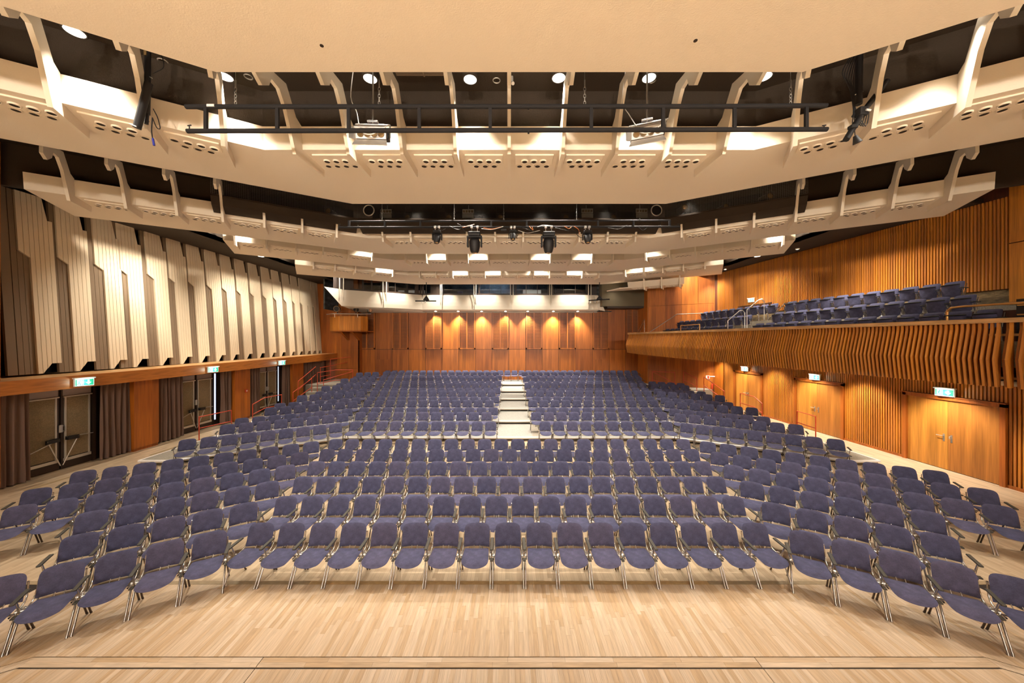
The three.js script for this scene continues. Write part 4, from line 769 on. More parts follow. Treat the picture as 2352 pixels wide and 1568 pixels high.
// ================================================================ exit signs
const exitMat = (() => {
  const c = document.createElement('canvas'); c.width = 256; c.height = 128; const g = c.getContext('2d');
  g.fillStyle = '#e8fff6'; g.fillRect(0, 0, 256, 128);
  g.fillStyle = '#2bb38a'; g.fillRect(112, 8, 136, 112); g.fillRect(8, 8, 16, 112); g.fillRect(92, 8, 10, 112);
  g.fillStyle = '#f4fffb'; g.fillRect(166, 20, 28, 46); g.beginPath(); g.moveTo(140, 62); g.lineTo(220, 62); g.lineTo(180, 108); g.fill();
  g.fillStyle = '#2bb38a'; g.beginPath(); g.arc(66, 28, 9, 0, 7); g.fill();
  g.strokeStyle = '#2bb38a'; g.lineWidth = 11; g.lineCap = 'round'; g.beginPath(); g.moveTo(62, 44); g.lineTo(54, 72); g.lineTo(74, 88); g.lineTo(66, 112); g.moveTo(54, 72); g.lineTo(42, 92); g.lineTo(32, 92); g.moveTo(62, 46); g.lineTo(40, 54); g.moveTo(62, 46); g.lineTo(82, 62); g.stroke();
  const t = new THREE.CanvasTexture(c); t.colorSpace = THREE.SRGBColorSpace;
  return M(lin(0.6, 0.6, 0.6), { map: t, emissive: lin(1, 1, 1), emissiveMap: t, emissiveIntensity: 0.42, roughness: 0.4 });
})();
function exitSign(p, turn, label, w = 0.42) {
  const t = thing('exit_sign', label, 'exit sign', p, turn, 'green exit signs');
  obj('housing', [rbox(w + 0.03, w * 0.5 + 0.04, 0.05, 0.01, 0, 0, 0.03), rbox(w + 0.06, 0.035, 0.11, 0.01, 0, w * 0.25 + 0.03, 0.01)], mat.white, t);
  const g = new THREE.PlaneGeometry(w, w * 0.5); g.translate(0, 0, 0.012); const face = ready(g);
  obj('lit_face', face, exitMat, t);
  const l = new THREE.PointLight(lin(0.75, 1, 0.9), 0.35, 0, 2); l.position.copy(p).add(new THREE.Vector3(Math.sin(turn) * 0.14, 0, Math.cos(turn) * 0.14)); l.castShadow = true; scene.add(l);
}
exitSign(V(-13.5, 2.82, 10.85), Math.PI / 2 - 0.25, 'lit green exit sign on the wooden beam above the nearest left door');
exitSign(V(-13.48, 2.83, 15.55), Math.PI / 2 - 0.25, 'lit green exit sign on the beam above the second left door');
exitSign(V(-13.48, 2.84, 20.25), Math.PI / 2 - 0.25, 'lit green exit sign on the beam above the third left door');
exitSign(V(13.86, 2.49, 10.87), -Math.PI / 2 + 0.2, 'lit green exit sign above the nearest right door');
exitSign(V(13.86, 2.49, 15.5), -Math.PI / 2 + 0.2, 'lit green exit sign above the middle door on the right');
exitSign(V(13.86, 2.49, 20.1), -Math.PI / 2 + 0.2, 'lit green exit sign above the farthest door on the right');
exitSign(V(14.3, 6.55, 20.2), -Math.PI / 2 + 0.2, 'lit exit sign on the slatted wall above the balcony seats', 0.38);
{ const t = thing('door_canopy', 'dark door hood below the exit sign on the balcony wall', 'door hood'); obj('hood', [hexa([V(14.36, 6.25, 21.2), V(14.62, 6.25, 18.9), V(14.62, 6.31, 18.9), V(14.36, 6.31, 21.2)], [V(14.2, 6.23, 21.2), V(14.46, 6.23, 18.9), V(14.46, 6.28, 18.9), V(14.2, 6.28, 21.2)])], mat.frameDark, t); }
{ // fire alarm, fire sign, extinguisher
  const a = thing('fire_alarm', 'small red fire alarm box on the second wooden pier', 'fire alarm');
  obj('box', [rbox(0.05, 0.16, 0.16, 0.008, -13.95, 1.5, 18.12)], mat.red, a); obj('button', [rbox(0.012, 0.07, 0.07, 0.005, -13.925, 1.5, 18.12)], mat.white, a);
  const s = thing('safety_sign', 'small white and red fire equipment sign with a pale arrow strip, back right', 'sign');
  const p = (t, y, o) => V(RC[0] + t * COS - o * SIN, y, RC[1] - t * SIN - o * COS);
  const plate = (t0, t1, y0, y1, o) => hexa([p(t0, y0, o), p(t1, y0, o), p(t1, y1, o), p(t0, y1, o)], [p(t0, y0, o - 0.03), p(t1, y0, o - 0.03), p(t1, y1, o - 0.03), p(t0, y1, o - 0.03)]);
  obj('sign_plate', [plate(3.75, 3.98, 1.55, 1.78, 0.09), plate(4.0, 4.28, 1.7, 1.76, 0.09)], mat.white, s); obj('red_field', [plate(3.84, 3.94, 1.58, 1.75, 0.10)], mat.red, s);
  const e = thing('fire_extinguisher', 'red fire extinguisher hanging below the small white sign, back right', 'fire extinguisher', p(4.12, 1.05, 0.16));
  obj('cylinder', [new THREE.LatheGeometry([[0, -0.2], [0.06, -0.2], [0.075, -0.18], [0.075, 0.12], [0.05, 0.19], [0.025, 0.21], [0, 0.21]].map(([a, b]) => new THREE.Vector2(a, b)), 12)], mat.red, e); obj('valve', [rbox(0.06, 0.05, 0.04, 0.01, 0, 0.24, 0)], mat.black, e);
}
// ================================================================ control booth in the back wall
{
  const t = thing('control_booth', 'cream fronted control booth with a band of windows above the back wall', 'control booth');
  const Yb = 6.63, Yt = 7.80, F0 = -6.87, D0 = 26.98;
  const L = (s) => [F0 - s * COS, D0 - s * SIN];                 // along the left wing
  const profileY = [0, 0.25, 0.5, 0.75, 1], cur = (v) => 0.16 * v * v;   // concave front: the top leans back
  const bay = (p0, p1, out, n0) => {                             // p = [x, d]; a shallow bay of the front
    const dx = p1[0] - p0[0], dd = p1[1] - p0[1], l = Math.hypot(dx, dd), nx = -dd / l, nd = dx / l, pc = [];
    for (let k = 0; k + 1 < profileY.length; k++) {
      const v0 = profileY[k], v1 = profileY[k + 1], y0 = Yb + (Yt - Yb) * v0, y1 = Yb + (Yt - Yb) * v1, o0 = cur(v0) - out * (1 - v0 * 0.4), o1 = cur(v1) - out * (1 - v1 * 0.4);
      const q = (p, y, o) => V(p[0] + nx * o, y, p[1] + nd * o);
      pc.push(hexa([q(p0, y0, o0), q(p1, y0, o0), q(p1, y1, o1), q(p0, y1, o1)], [q(p0, y0, 0.3), q(p1, y0, 0.3), q(p1, y1, 0.3), q(p0, y1, 0.3)]));
    }
    return obj('front_bay', pc, mat.boothCream, t);
  };
  const mids = [-6.87, -5.3, -2.72, 0.26, 3.2, 6.25, 7.05];
  for (let i = 0; i + 1 < mids.length; i++) bay([mids[i], D0], [mids[i + 1], D0], i % 2 ? 0.0 : 0.10);
  bay(L(2.9), L(0), 0.1); bay(L(5.75), L(2.9), 0.0);
  // end cheeks
  const e = L(5.75), e2 = [e[0] - 0.95, e[1] - 0.5];
  obj('end_cheek', hexa([V(e[0], Yb, e[1]), V(e[0], Yt, e[1]), V(e2[0], Yt + 0.1, e2[1]), V(e2[0] + 0.15, Yt - 0.05, e2[1] + 0.1)], [V(e[0], Yb, e[1] + 0.2), V(e[0], Yt, e[1] + 0.2), V(e2[0], Yt + 0.1, e2[1] + 0.2), V(e2[0] + 0.15, Yt - 0.05, e2[1] + 0.3)]), mat.boothCream, t);
  obj('end_cheek', hexa([V(7.05, Yb, D0 - 0.05), V(7.5, Yb - 0.15, D0 - 0.3), V(7.05, 7.7, D0 - 0.1), V(6.75, 7.7, D0)], [V(7.05, Yb, D0 + 0.2), V(7.5, Yb - 0.05, D0), V(7.2, 7.7, D0 + 0.2), V(6.75, 7.7, D0 + 0.2)]), mat.boothCream, t);
  // underside, sloping to the back wall
  const u = [[L(5.75), [-12.0, 27.58]], [L(0), [-6.87, 27.58]], [[7.1, D0], [7.1, 27.58]]];
  for (let i = 0; i < 2; i++) { const [a, b] = [u[i], u[i + 1]]; const q = (p, y) => V(p[0], y, p[1]); obj('underside', hexa([q(a[0], Yb), q(b[0], Yb), q(b[1], 6.43), q(a[1], 6.43)], [q(a[0], Yb + 0.1), q(b[0], Yb + 0.1), q(b[1], 6.53), q(a[1], 6.53)]), mat.boothCream, t); }
  // interior and window band
  obj('room_shell', [span(-13.5, 8.2, 6.5, 6.56, 27.3, 31), span(-13.5, 8.2, 9.3, 9.4, 27.3, 31), span(-13.5, 8.2, 6.5, 9.4, 30.6, 30.8), span(-13.6, -13.5, 6.5, 9.4, 25, 31), span(7.0, 7.15, 6.5, 9.4, 27.2, 31)], M(lin(0.085, 0.095, 0.10), { roughness: 0.9, map: concreteTex }), t);
  const sill = [], mull = [];
  sill.push(span(-6.9, 7.0, 7.62, 7.94, 27.25, 27.5));
  for (const x of [-6.9, -5.75, -5.35, -2.75, -2.4, 0.22, 0.52, 3.16, 3.46, 6.2, 6.5, 7.0]) mull.push(span(x - 0.06, x + 0.06, 7.9, 9.3, 27.28, 27.42));
  for (const x of [-1.56, -0.66, 1.36, 2.26, 4.35, 5.3]) mull.push(span(x - 0.02, x + 0.02, 7.9, 9.3, 27.3, 27.38));
  mull.push(span(-6.3, -5.4, 7.9, 9.3, 27.32, 27.36), span(6.4, 7.0, 7.9, 9.3, 27.32, 27.36));
  const w2 = (s, y0, y1, w, o) => { const a = L(s - w / 2), b = L(s + w / 2), q = (p, y, k) => V(p[0] - SIN * k, y, p[1] + COS * k); return hexa([q(a, y0, o), q(b, y0, o), q(b, y1, o), q(a, y1, o)], [q(a, y0, o + 0.1), q(b, y0, o + 0.1), q(b, y1, o + 0.1), q(a, y1, o + 0.1)]); };
  sill.push(w2(2.9, 7.62, 7.94, 6.1, 0.28));
  for (const [s, w] of [[0.02, 0.1], [0.35, 0.3], [1.1, 0.04], [2.0, 0.04], [2.75, 0.5], [3.7, 0.12], [4.3, 0.12], [5.6, 1.3]]) mull.push(w2(s, 7.9, 9.3, w, 0.3));
  obj('window_sill', sill, mat.frameDark, t); obj('mullion', mull, mat.frameDark, t);
  for (const [a, b] of [[-5.3, -2.75], [-2.4, 0.22], [0.52, 3.16], [3.46, 6.2]]) obj('window_pane', [span(a, b, 7.94, 9.3, 27.34, 27.35)], mat.glass, t);
  obj('window_pane', [w2(1.55, 7.94, 9.3, 2.2, 0.33)], mat.glass, t); obj('window_pane', [w2(4.0, 7.94, 9.3, 2.0, 0.33)], mat.glass, t);
  // pairs of white hangers in front of the windows
  for (const [x, d] of [[-5.42, 26.9], [-5.3, 26.9], [-2.78, 26.9], [-2.62, 26.9], [0.1, 26.85], [0.32, 26.9], [3.2, 26.9], [3.34, 26.9], [6.25, 26.9], [6.45, 26.9]]) obj('hanger', [rod(V(x, 7.15, d), V(x, 9.0, d), 0.035, 6)], mat.boothCream, t);
  for (const s of [2.7, 2.95, 5.6, 5.85]) { const p = L(s); obj('hanger', [rod(V(p[0], 7.2, p[1] - 0.05), V(p[0], 9.0, p[1] - 0.05), 0.035, 6)], mat.boothCream, t); }
  // what stands inside
  const eq = thing('mixing_desk', 'control desk with a bluish glowing strip behind the middle booth window', 'desk', V(-4.0, 6.56, 28.3));
  obj('desk_top', [span(-1.1, 1.2, 1.28, 1.36, -0.2, 0.5)], mat.black, eq); obj('light_strip', [span(-0.95, 0.85, 1.38, 1.42, -0.22, -0.18)], mat.blueGlow, eq); obj('desk_leg', [span(-1.0, -0.9, 0, 1.28, 0, 0.3), span(1.0, 1.1, 0, 1.28, 0, 0.3)], mat.black, eq);
  const ch = thing('office_chair', 'blue office chair behind the glowing desk in the control booth', 'chair', V(-4.2, 6.56, 29.2)); obj('backrest', [rbox(0.5, 0.6, 0.1, 0.05, 0, 1.55, 0)], fabrics[0], ch); obj('seat', [rbox(0.5, 0.1, 0.5, 0.04, 0, 1.1, 0)], fabrics[0], ch); obj('column', [rod(new THREE.Vector3(0, 0, 0), new THREE.Vector3(0, 1.1, 0), 0.04, 8), rod(new THREE.Vector3(-0.25, 0.03, 0), new THREE.Vector3(0.25, 0.03, 0), 0.03, 6), rod(new THREE.Vector3(0, 0.03, -0.25), new THREE.Vector3(0, 0.03, 0.25), 0.03, 6), rod(new THREE.Vector3(0, 1.1, 0.2), new THREE.Vector3(0, 1.55, 0.05), 0.03, 6)], mat.black, ch);
  const pj = thing('projector', 'dark device on a stand in the rightmost booth window', 'projector', V(4.1, 6.56, 28.6)); obj('body', [rbox(0.5, 0.5, 0.5, 0.04, 0, 1.75, 0)], mat.black, pj); obj('stand', [rod(new THREE.Vector3(0, 0, 0), new THREE.Vector3(0, 1.5, 0), 0.05, 8)], mat.black, pj); obj('indicator_lamp', [box(0.1, 0.16, 0.04, -0.55, 1.75, -0.2)], mat.redGlow, pj);
  const mo = thing('console', 'grey console with dials in the fourth booth window', 'console', V(1.7, 6.56, 28.4)); obj('body', [rbox(1.5, 0.55, 0.4, 0.04, 0.2, 1.55, 0)], mat.frameSilver, mo); obj('base', [span(-0.5, 0.9, 0, 1.3, -0.1, 0.1)], mat.black, mo);
  const rk = thing('equipment_rack', 'dark racks behind the slanting booth windows on the left', 'rack', V(-8.9, 6.56, 28.4)); for (let k = 0; k < 3; k++) { const u = obj('rack_unit', [rbox(0.6, 1.6, 0.5, 0.02, k * 0.85, 0.95, 0)], mat.black, rk); obj('front_panel', [box(0.5, 0.3, 0.02, k * 0.85, 1.62, -0.26)], mat.frameSilver, u); }
  const l = new THREE.PointLight(lin(0.6, 0.75, 1.0), 10, 0, 2); l.position.copy(V(-1, 9.05, 29.2)); l.castShadow = true; scene.add(l);
  tag(obj('booth_lamp', [span(-1.6, -0.4, 9.2, 9.26, 29.1, 29.3)], M(lin(0.8, 0.9, 1), { emissive: lin(0.6, 0.75, 1), emissiveIntensity: 1.5 })), 'bluish ceiling tube inside the control booth', 'ceiling light');
}
// ================================================================ wooden box balcony in the back left corner
{
  const t = thing('lighting_balcony', 'small wooden box balcony with spotlights in the back left corner', 'balcony');
  const pts = [[-13.7, 26.1], [-12.6, 25.3], [-11.0, 25.3], [-10.75, 26.0], [-10.75, 27.0], [-13.7, 27.0]];
  for (let i = 0; i < 3; i++) { const a = pts[i], b = pts[i + 1]; const l = Math.hypot(b[0] - a[0], b[1] - a[1]), nx = -(b[1] - a[1]) / l * 0.05, nd = (b[0] - a[0]) / l * 0.05; obj('front_panel', [hexa([V(a[0], 4.92, a[1]), V(b[0], 4.92, b[1]), V(b[0], 6.0, b[1]), V(a[0], 6.0, a[1])], [V(a[0] + nx, 4.92, a[1] + nd), V(b[0] + nx, 4.92, b[1] + nd), V(b[0] + nx, 6.0, b[1] + nd), V(a[0] + nx, 6.0, a[1] + nd)])], mat.slat, t); }
  obj('bottom_board', [plan(pts, 4.86, 4.94)], mat.woodDark, t);
  for (const x of [-12.7, -11.85]) obj('bracket', [profile([[25.6, 4.87], [27.0, 4.87], [27.0, 4.2]], x - 0.08, x + 0.08)], mat.woodDark, t);
  obj('rail', [...bent([V(-13.85, 6.17, 25.9), V(-13.0, 6.17, 25.2), V(-11.0, 6.14, 25.2), V(-10.4, 6.2, 25.7)], 0.03, 8), rod(V(-12.9, 5.9, 25.25), V(-12.9, 6.17, 25.22), 0.02, 6), rod(V(-11.2, 5.9, 25.25), V(-11.2, 6.15, 25.22), 0.02, 6)], mat.steel, t);
}
// ================================================================ lighting rigs
function chain(x, d, y0, y1, t) {                              // links up from y0, then a wire to y1
  const g = []; for (let k = 0; k < 5; k++) { const l = new THREE.TorusGeometry(0.018, 0.005, 5, 10); l.scale(1, 1.9, 1); if (k % 2) l.rotateY(Math.PI / 2); l.translate(x, y0 + 0.035 + k * 0.058, -d); g.push(l); }
  g.push(rod(V(x, y0 + 0.3, d), V(x, y1, d), 0.005, 5), rod(V(x, y0 + 0.3, d), V(x, y0 + 0.42, d), 0.012, 6));
  obj('chain', g, mat.steel, t);
}
{
  const t = thing('lighting_bar', 'long black double lighting bar hung on chains in front of the second reflector', 'lighting bar'), D = 5.75, K = D / 784;
  const yu = EYE + 539 * K, yl = EYE + 483 * K, x = (px) => (px - 1169.5) * K;
  obj('upper_tube', [rod(V(x(427), yu, D), V(x(1664), yu + 0.005, D), 0.036, 12), rod(V(x(1664), yu + 0.005, D), V(x(1899), yu + 0.02, D), 0.036, 12), rod(V(x(1212), yu, D), V(x(1216), yu, D), 0.042, 12)], mat.tube, t);
  obj('lower_tube', [rod(V(x(430), yl, D), V(x(1900), yl + 0.03, D), 0.036, 12), rod(V(x(1212), yl, D), V(x(1216), yl, D), 0.042, 12)], mat.tube, t);
  for (const p of [473, 637, 801, 963, 1126, 1358, 1523, 1687, 1852]) obj('upright', [span(x(p) - 0.026, x(p) + 0.026, yl, yu, D - 0.02, D + 0.02)], mat.tube, t);
  for (const p of [435, 1893]) obj('end_clamp', [rod(V(x(p), yl + 0.03, D), V(x(p), yl + 0.10, D), 0.009, 6), rod(V(x(p) - 0.03, yl + 0.09, D), V(x(p) + 0.03, yl + 0.10, D), 0.01, 6)], mat.black, t);
  obj('type_plate', [span(x(479), x(496), yu - 0.02, yu + 0.02, D - 0.04, D - 0.03)], mat.white, t);
  for (const p of [541, 871, 1343, 1816]) chain(x(p), D, yu + 0.03, 9.7, t);
}
// flood lamps with four round reflectors
function flood(p, turn, tilt, label, rodTop) {
  const t = thing('flood_lamp', label, 'stage light', p, turn, 'four lamp floods');
  const b = new THREE.Group(); b.rotation.x = tilt;
  const add = (n, g, m) => { const gg = merged([g]); gg.rotateX(tilt); obj(n, gg, m, t, true); };
  add('housing', [rbox(0.60, 0.20, 0.16, 0.02, 0, 0.04, 0.12)], mat.black);
  add('reflector_front', [rbox(0.56, 0.17, 0.03, 0.01, 0, 0.0, 0.0), box(0.56, 0.04, 0.10, 0, 0.10, -0.02)], mat.silver);
  const c = []; for (const k of [-1.5, -0.5, 0.5, 1.5]) { const r = new THREE.TorusGeometry(0.055, 0.008, 6, 16); r.translate(k * 0.125, 0, 0.02); c.push(r); } add('lens_ring', c, mat.brown);
  const cc = []; for (const k of [-1.5, -0.5, 0.5, 1.5]) { const r = new THREE.CircleGeometry(0.052, 16); r.translate(k * 0.125, 0, 0.017); cc.push(r); } add('lens', cc, mat.lens);
  add('barn_door', [hexa([new THREE.Vector3(-0.28, -0.10, 0.01), new THREE.Vector3(0.28, -0.10, 0.01), new THREE.Vector3(0.32, -0.22, 0.10), new THREE.Vector3(-0.32, -0.22, 0.10)], [new THREE.Vector3(-0.28, -0.11, 0), new THREE.Vector3(0.28, -0.11, 0), new THREE.Vector3(0.32, -0.23, 0.09), new THREE.Vector3(-0.32, -0.23, 0.09)]), hexa([new THREE.Vector3(-0.28, -0.1, 0.01), new THREE.Vector3(-0.28, 0.1, 0.01), new THREE.Vector3(-0.37, 0.11, 0.10), new THREE.Vector3(-0.37, -0.11, 0.10)], [new THREE.Vector3(-0.285, -0.1, 0), new THREE.Vector3(-0.285, 0.1, 0), new THREE.Vector3(-0.375, 0.11, 0.09), new THREE.Vector3(-0.375, -0.11, 0.09)])], mat.silver);
  const y = (px) => px; const top = rodTop - p.y;
  obj('yoke', [rod(new THREE.Vector3(-0.32, 0, -0.1), new THREE.Vector3(-0.32, 0.24, -0.1), 0.012, 6), rod(new THREE.Vector3(0.32, 0, -0.1), new THREE.Vector3(0.32, 0.24, -0.1), 0.012, 6), rod(new THREE.Vector3(-0.32, 0.24, -0.1), new THREE.Vector3(0.32, 0.24, -0.1), 0.014, 6), rbox(0.2, 0.03, 0.08, 0.008, 0, 0.29, 0.1), rod(new THREE.Vector3(0, 0.24, -0.1), new THREE.Vector3(0, top, -0.1), 0.016, 8)], mat.steel, t);
  obj('cable', [pipe([new THREE.Vector3(-0.22, 0.2, 0.02), new THREE.Vector3(-0.1, -0.05, 0.12), new THREE.Vector3(0.08, -0.07, 0.13), new THREE.Vector3(0.34, 0.13, 0.08), new THREE.Vector3(0.3, 0.2, -0.05)], 0.010, 6, 20), pipe([new THREE.Vector3(-0.22, 0.2, 0.02), new THREE.Vector3(-0.32, 0.5, -0.15), new THREE.Vector3(-0.45, 0.85, -0.2), new THREE.Vector3(-0.35, top, -0.2)], 0.008, 5, 16)], mat.cableWhite, t);
  return t;
}
flood(V(-2.57, 7.97, 6.35), 0.05, 0.12, 'silver four lamp flood with looping white cable, left one behind the front bar', 9.7);
flood(V(2.57, 8.0, 6.35), -0.35, 0.12, 'silver four lamp flood seen at an angle, right one behind the front bar', 9.7);
// drop pipes with microphone style booms left and right
{
  const t = thing('drop_pipe', 'black drop pipe with a slanting short tube and cables, left of the front bar', 'lighting bar');
  const D = 6.3, K = D / 784, p = (x, y, o = 0) => V((x - 1169.5) * K, EYE + (784 - y) * K, D + o);
  obj('pipe', [rod(p(340, 85), p(338, 262), 0.045, 10), rod(p(338, 262), p(336, 285), 0.03, 8)], mat.black, t);
  obj('boom', [rod(p(355, 200, -0.1), p(328, 302, -0.1), 0.06, 12)], mat.black, t);
  obj('cable', [pipe([p(350, 100), p(372, 130), p(375, 155), p(352, 168)], 0.008, 5), pipe([p(352, 250), p(362, 270), p(368, 295), p(360, 293), p(350, 270)], 0.008, 5), pipe([p(350, 270), p(348, 300), p(352, 325)], 0.01, 5), pipe([p(334, 210), p(330, 235), p(336, 260), p(342, 280)], 0.008, 5)], mat.black, t);
  obj('plug', [rod(p(351, 318), p(354, 334), 0.018, 6)], M(lin(0.03, 0.04, 0.35)), t);
  obj('cable_tie', [rod(p(330, 168), p(350, 180), 0.008, 5), rod(p(332, 205), p(345, 208), 0.008, 5), rod(p(322, 298, -0.17), p(336, 304, -0.17), 0.01, 5)], mat.cableWhite, t);
  obj('label_plate', [span(p(337, 0).x, p(343, 0).x, EYE + 652 * K, EYE + 680 * K, D - 0.055, D - 0.045)], mat.lens, t);
  const u = thing('drop_pipe', 'black drop pipe with crossing boom and tangled cables, right of the front bar', 'lighting bar');
  obj('ceiling_plate', [disc(0.19, p(1967, 0).x, 9.68, 6.35, 20)], mat.black, u);
  obj('pipe', [rod(V(p(1974, 0).x, 9.69, D), p(1972, 240), 0.055, 10)], mat.black, u);
  obj('boom', [rod(p(2031, 190, -0.05), p(1975, 262, -0.05), 0.045, 10), rod(p(1975, 262, -0.05), p(1931, 328, -0.1), 0.05, 10)], mat.black, u);
  obj('pipe_clamp', [rbox(0.16, 0.16, 0.14, 0.03, p(1972, 0).x, EYE + (784 - 262) * K, D - 0.05), rod(p(1966, 255), p(1958, 268), 0.02, 6), ], mat.black, u); obj('boom_clamp', [rbox(0.12, 0.07, 0.1, 0.02, p(1946, 0).x, EYE + (784 - 300) * K, D - 0.1)], mat.black, u);
  const cb = []; for (let k = 0; k < 6; k++) cb.push(pipe([p(1960 + k * 2, 120), p(1935 + k * 5, 165 + 4 * k), p(1952 + k * 2, 205), p(1960 + k, 250), p(1958 + 6 * k, 290), p(1970 + 5 * k, 268), p(1990 + k, 250)], 0.008, 5, 26)); obj('cable', cb, mat.black, u);
  obj('cable_tie', [rod(p(1963, 218), p(1982, 210), 0.009, 5), rod(p(1970, 264, -0.15), p(1980, 266, -0.15), 0.02, 5)], mat.cableWhite, u);
  obj('hanging_lamp', [rod(p(1964, 312), p(1970, 328), 0.03, 8, 0.07), pipe([p(1960, 290), p(1963, 302), p(1964, 312)], 0.007, 5)], mat.black, u);
}
// ================================================================ lighting bridge behind a wire screen, between second and third reflector
const BD = 13.3;
{
  const t = thing('lighting_bridge', 'dark lighting bridge behind wire mesh between the second and third reflector', 'lighting bridge');
  const fx = 5.9, seg = [[[-fx, BD], [fx, BD], 0], [[fx, BD], [fx + 4.4 * COS, BD - 4.4 * SIN], 1], [[-fx - 4.4 * COS, BD - 4.4 * SIN], [-fx, BD], -1]];
  const wires = [];
  for (const [a, b] of seg) {
    const l = Math.hypot(b[0] - a[0], b[1] - a[1]), ux = (b[0] - a[0]) / l, ud = (b[1] - a[1]) / l, nx = -ud, nd = ux;     // normal points away from the lens
    const q = (s, y, o) => V(a[0] + ux * s + nx * o, y, a[1] + ud * s + nd * o);
    obj('lower_band', [hexa([q(0, 8.86, 0), q(l, 8.86, 0), q(l, 8.62, 0.12), q(0, 8.62, 0.12)], [q(0, 8.86, 0.3), q(l, 8.86, 0.3), q(l, 8.62, 0.3), q(0, 8.62, 0.3)]), hexa([q(0, 8.62, 0.12), q(l, 8.62, 0.12), q(l, 8.45, 0.45), q(0, 8.45, 0.45)], [q(0, 8.66, 0.3), q(l, 8.66, 0.3), q(l, 8.5, 0.55), q(0, 8.5, 0.55)]), hexa([q(0, 8.86, 0), q(l, 8.86, 0), q(l, 8.92, 0), q(0, 8.92, 0)], [q(0, 8.86, 1.5), q(l, 8.86, 1.5), q(l, 8.92, 1.5), q(0, 8.92, 1.5)])], mat.dark, t);
    obj('rear_panel', [hexa([q(0, 8.9, 1.45), q(l, 8.9, 1.45), q(l, 9.7, 1.45), q(0, 9.7, 1.45)], [q(0, 8.9, 1.55), q(l, 8.9, 1.55), q(l, 9.7, 1.55), q(0, 9.7, 1.55)])], mat.black, t);
    for (let s = 0.0; s < l; s += 0.05) wires.push(bar(q(s, 8.9, 0.02), q(s, 9.7, 0.02), 0.0045, 0.0045));
    for (let y = 8.93; y < 9.7; y += 0.05) wires.push(bar(q(0, y, 0.02), q(l, y, 0.02), 0.0045, 0.0045));
  }
  stuff(obj('wire_mesh', wires, mat.wire, t));
}
function bridgeLamp(x, kind, label, y = 9.2, d = BD + 0.5) {
  const t = thing(kind === 'flood' ? 'flood_lamp' : 'profile_spotlight', label, 'stage light', V(x, y, d), 0, kind === 'flood' ? 'four lamp floods on the bridge' : 'profile spotlights on the bridge');
  if (kind === 'flood') {
    obj('housing', [rbox(0.48, 0.40, 0.3, 0.02, 0, 0, 0.2)], mat.black, t);
    obj('reflector_front', [rbox(0.47, 0.19, 0.03, 0.008, 0, 0.10, 0.02), rbox(0.47, 0.17, 0.05, 0.02, 0, -0.10, 0.0)], mat.silver, t);
    const c = []; for (const k of [-1.5, -0.5, 0.5, 1.5]) { const r = new THREE.CylinderGeometry(0.043, 0.043, 0.02, 14); r.rotateX(Math.PI / 2); r.translate(k * 0.11, 0.09, 0.005); c.push(r); } obj('lens', c, mat.brown, t);
    obj('yoke', [rod(new THREE.Vector3(0, 0.2, -0.2), new THREE.Vector3(0, 0.5, -0.2), 0.015, 6)], mat.steel, t);
  } else {
    const b = new THREE.CylinderGeometry(0.12, 0.14, 0.42, 14); b.rotateX(Math.PI / 2); b.translate(0, 0, -0.22);
    obj('housing', [b, rbox(0.30, 0.36, 0.03, 0.01, 0, -0.02, 0.0), rod(new THREE.Vector3(-0.16, 0.02, -0.15), new THREE.Vector3(-0.16, 0.5, -0.15), 0.014, 6), rod(new THREE.Vector3(0.16, 0.02, -0.15), new THREE.Vector3(0.16, 0.5, -0.15), 0.014, 6)], M(lin(0.02, 0.016, 0.014), { roughness: 0.5 }), t);
    const l = new THREE.SphereGeometry(0.15, 16, 8, 0, Math.PI * 2, 0, 0.75); l.rotateX(Math.PI / 2); l.translate(0, 0.0, -0.09); obj('lens', [l], mat.lens, t);
  }
  return t;
}
const K2 = (BD + 0.5) / 784, bx = (px) => (px - 1169.5) * K2;
bridgeLamp(bx(886), 'flood', 'four lamp flood on the bridge, leftmost of the four', 9.28); bridgeLamp(bx(1075), 'flood', 'four lamp flood on the bridge, second of the four from the left', 9.28); bridgeLamp(bx(1349), 'flood', 'four lamp flood on the bridge, third of the four from the left', 9.30); bridgeLamp(bx(1474), 'flood', 'four lamp flood on the bridge, rightmost of the four', 9.30);
[[936, 'first'], [1031, 'second'], [1149, 'third'], [1300, 'fourth'], [1409, 'fifth']].forEach(([p, n]) => bridgeLamp(bx(p), 'spot', `profile spotlight with amber lens on the bridge, ${n} from the left in the straight part`, 9.13));
[[-7.05, 9.2, 13.3, 'profile spotlight on the left arm of the bridge'], [6.85, 9.35, 13.3, 'pale profile spotlight at the right bend of the bridge'], [8.1, 9.15, 12.75, 'profile spotlight on the right bridge arm, nearer the bend'], [9.25, 9.28, 12.1, 'profile spotlight on the right bridge arm, farther from the bend']].forEach(([x, y, d, l]) => bridgeLamp(x, 'spot', l, y, d));
for (const [p, l] of [[847, 'round white rimmed speaker hanging at the left end of the bridge'], [1508, 'round white rimmed speaker hanging at the right end of the bridge']]) {
  const t = thing('round_speaker', l, 'speaker', V((p - 1169.5) * 13.1 / 784, 9.15, 13.1), 0, 'round speakers on the bridge');
  const r = new THREE.TorusGeometry(0.2, 0.022, 8, 28); obj('rim', [r], mat.frameSilver, t);
  const c = new THREE.CylinderGeometry(0.19, 0.07, 0.1, 20, 1); c.rotateX(Math.PI / 2); c.translate(0, 0, -0.06); obj('cone', [c], mat.black, t);
  obj('bracket', [rod(new THREE.Vector3(0, 0.2, -0.05), new THREE.Vector3(0, 0.56, -0.05), 0.012, 6)], mat.black, t);
}
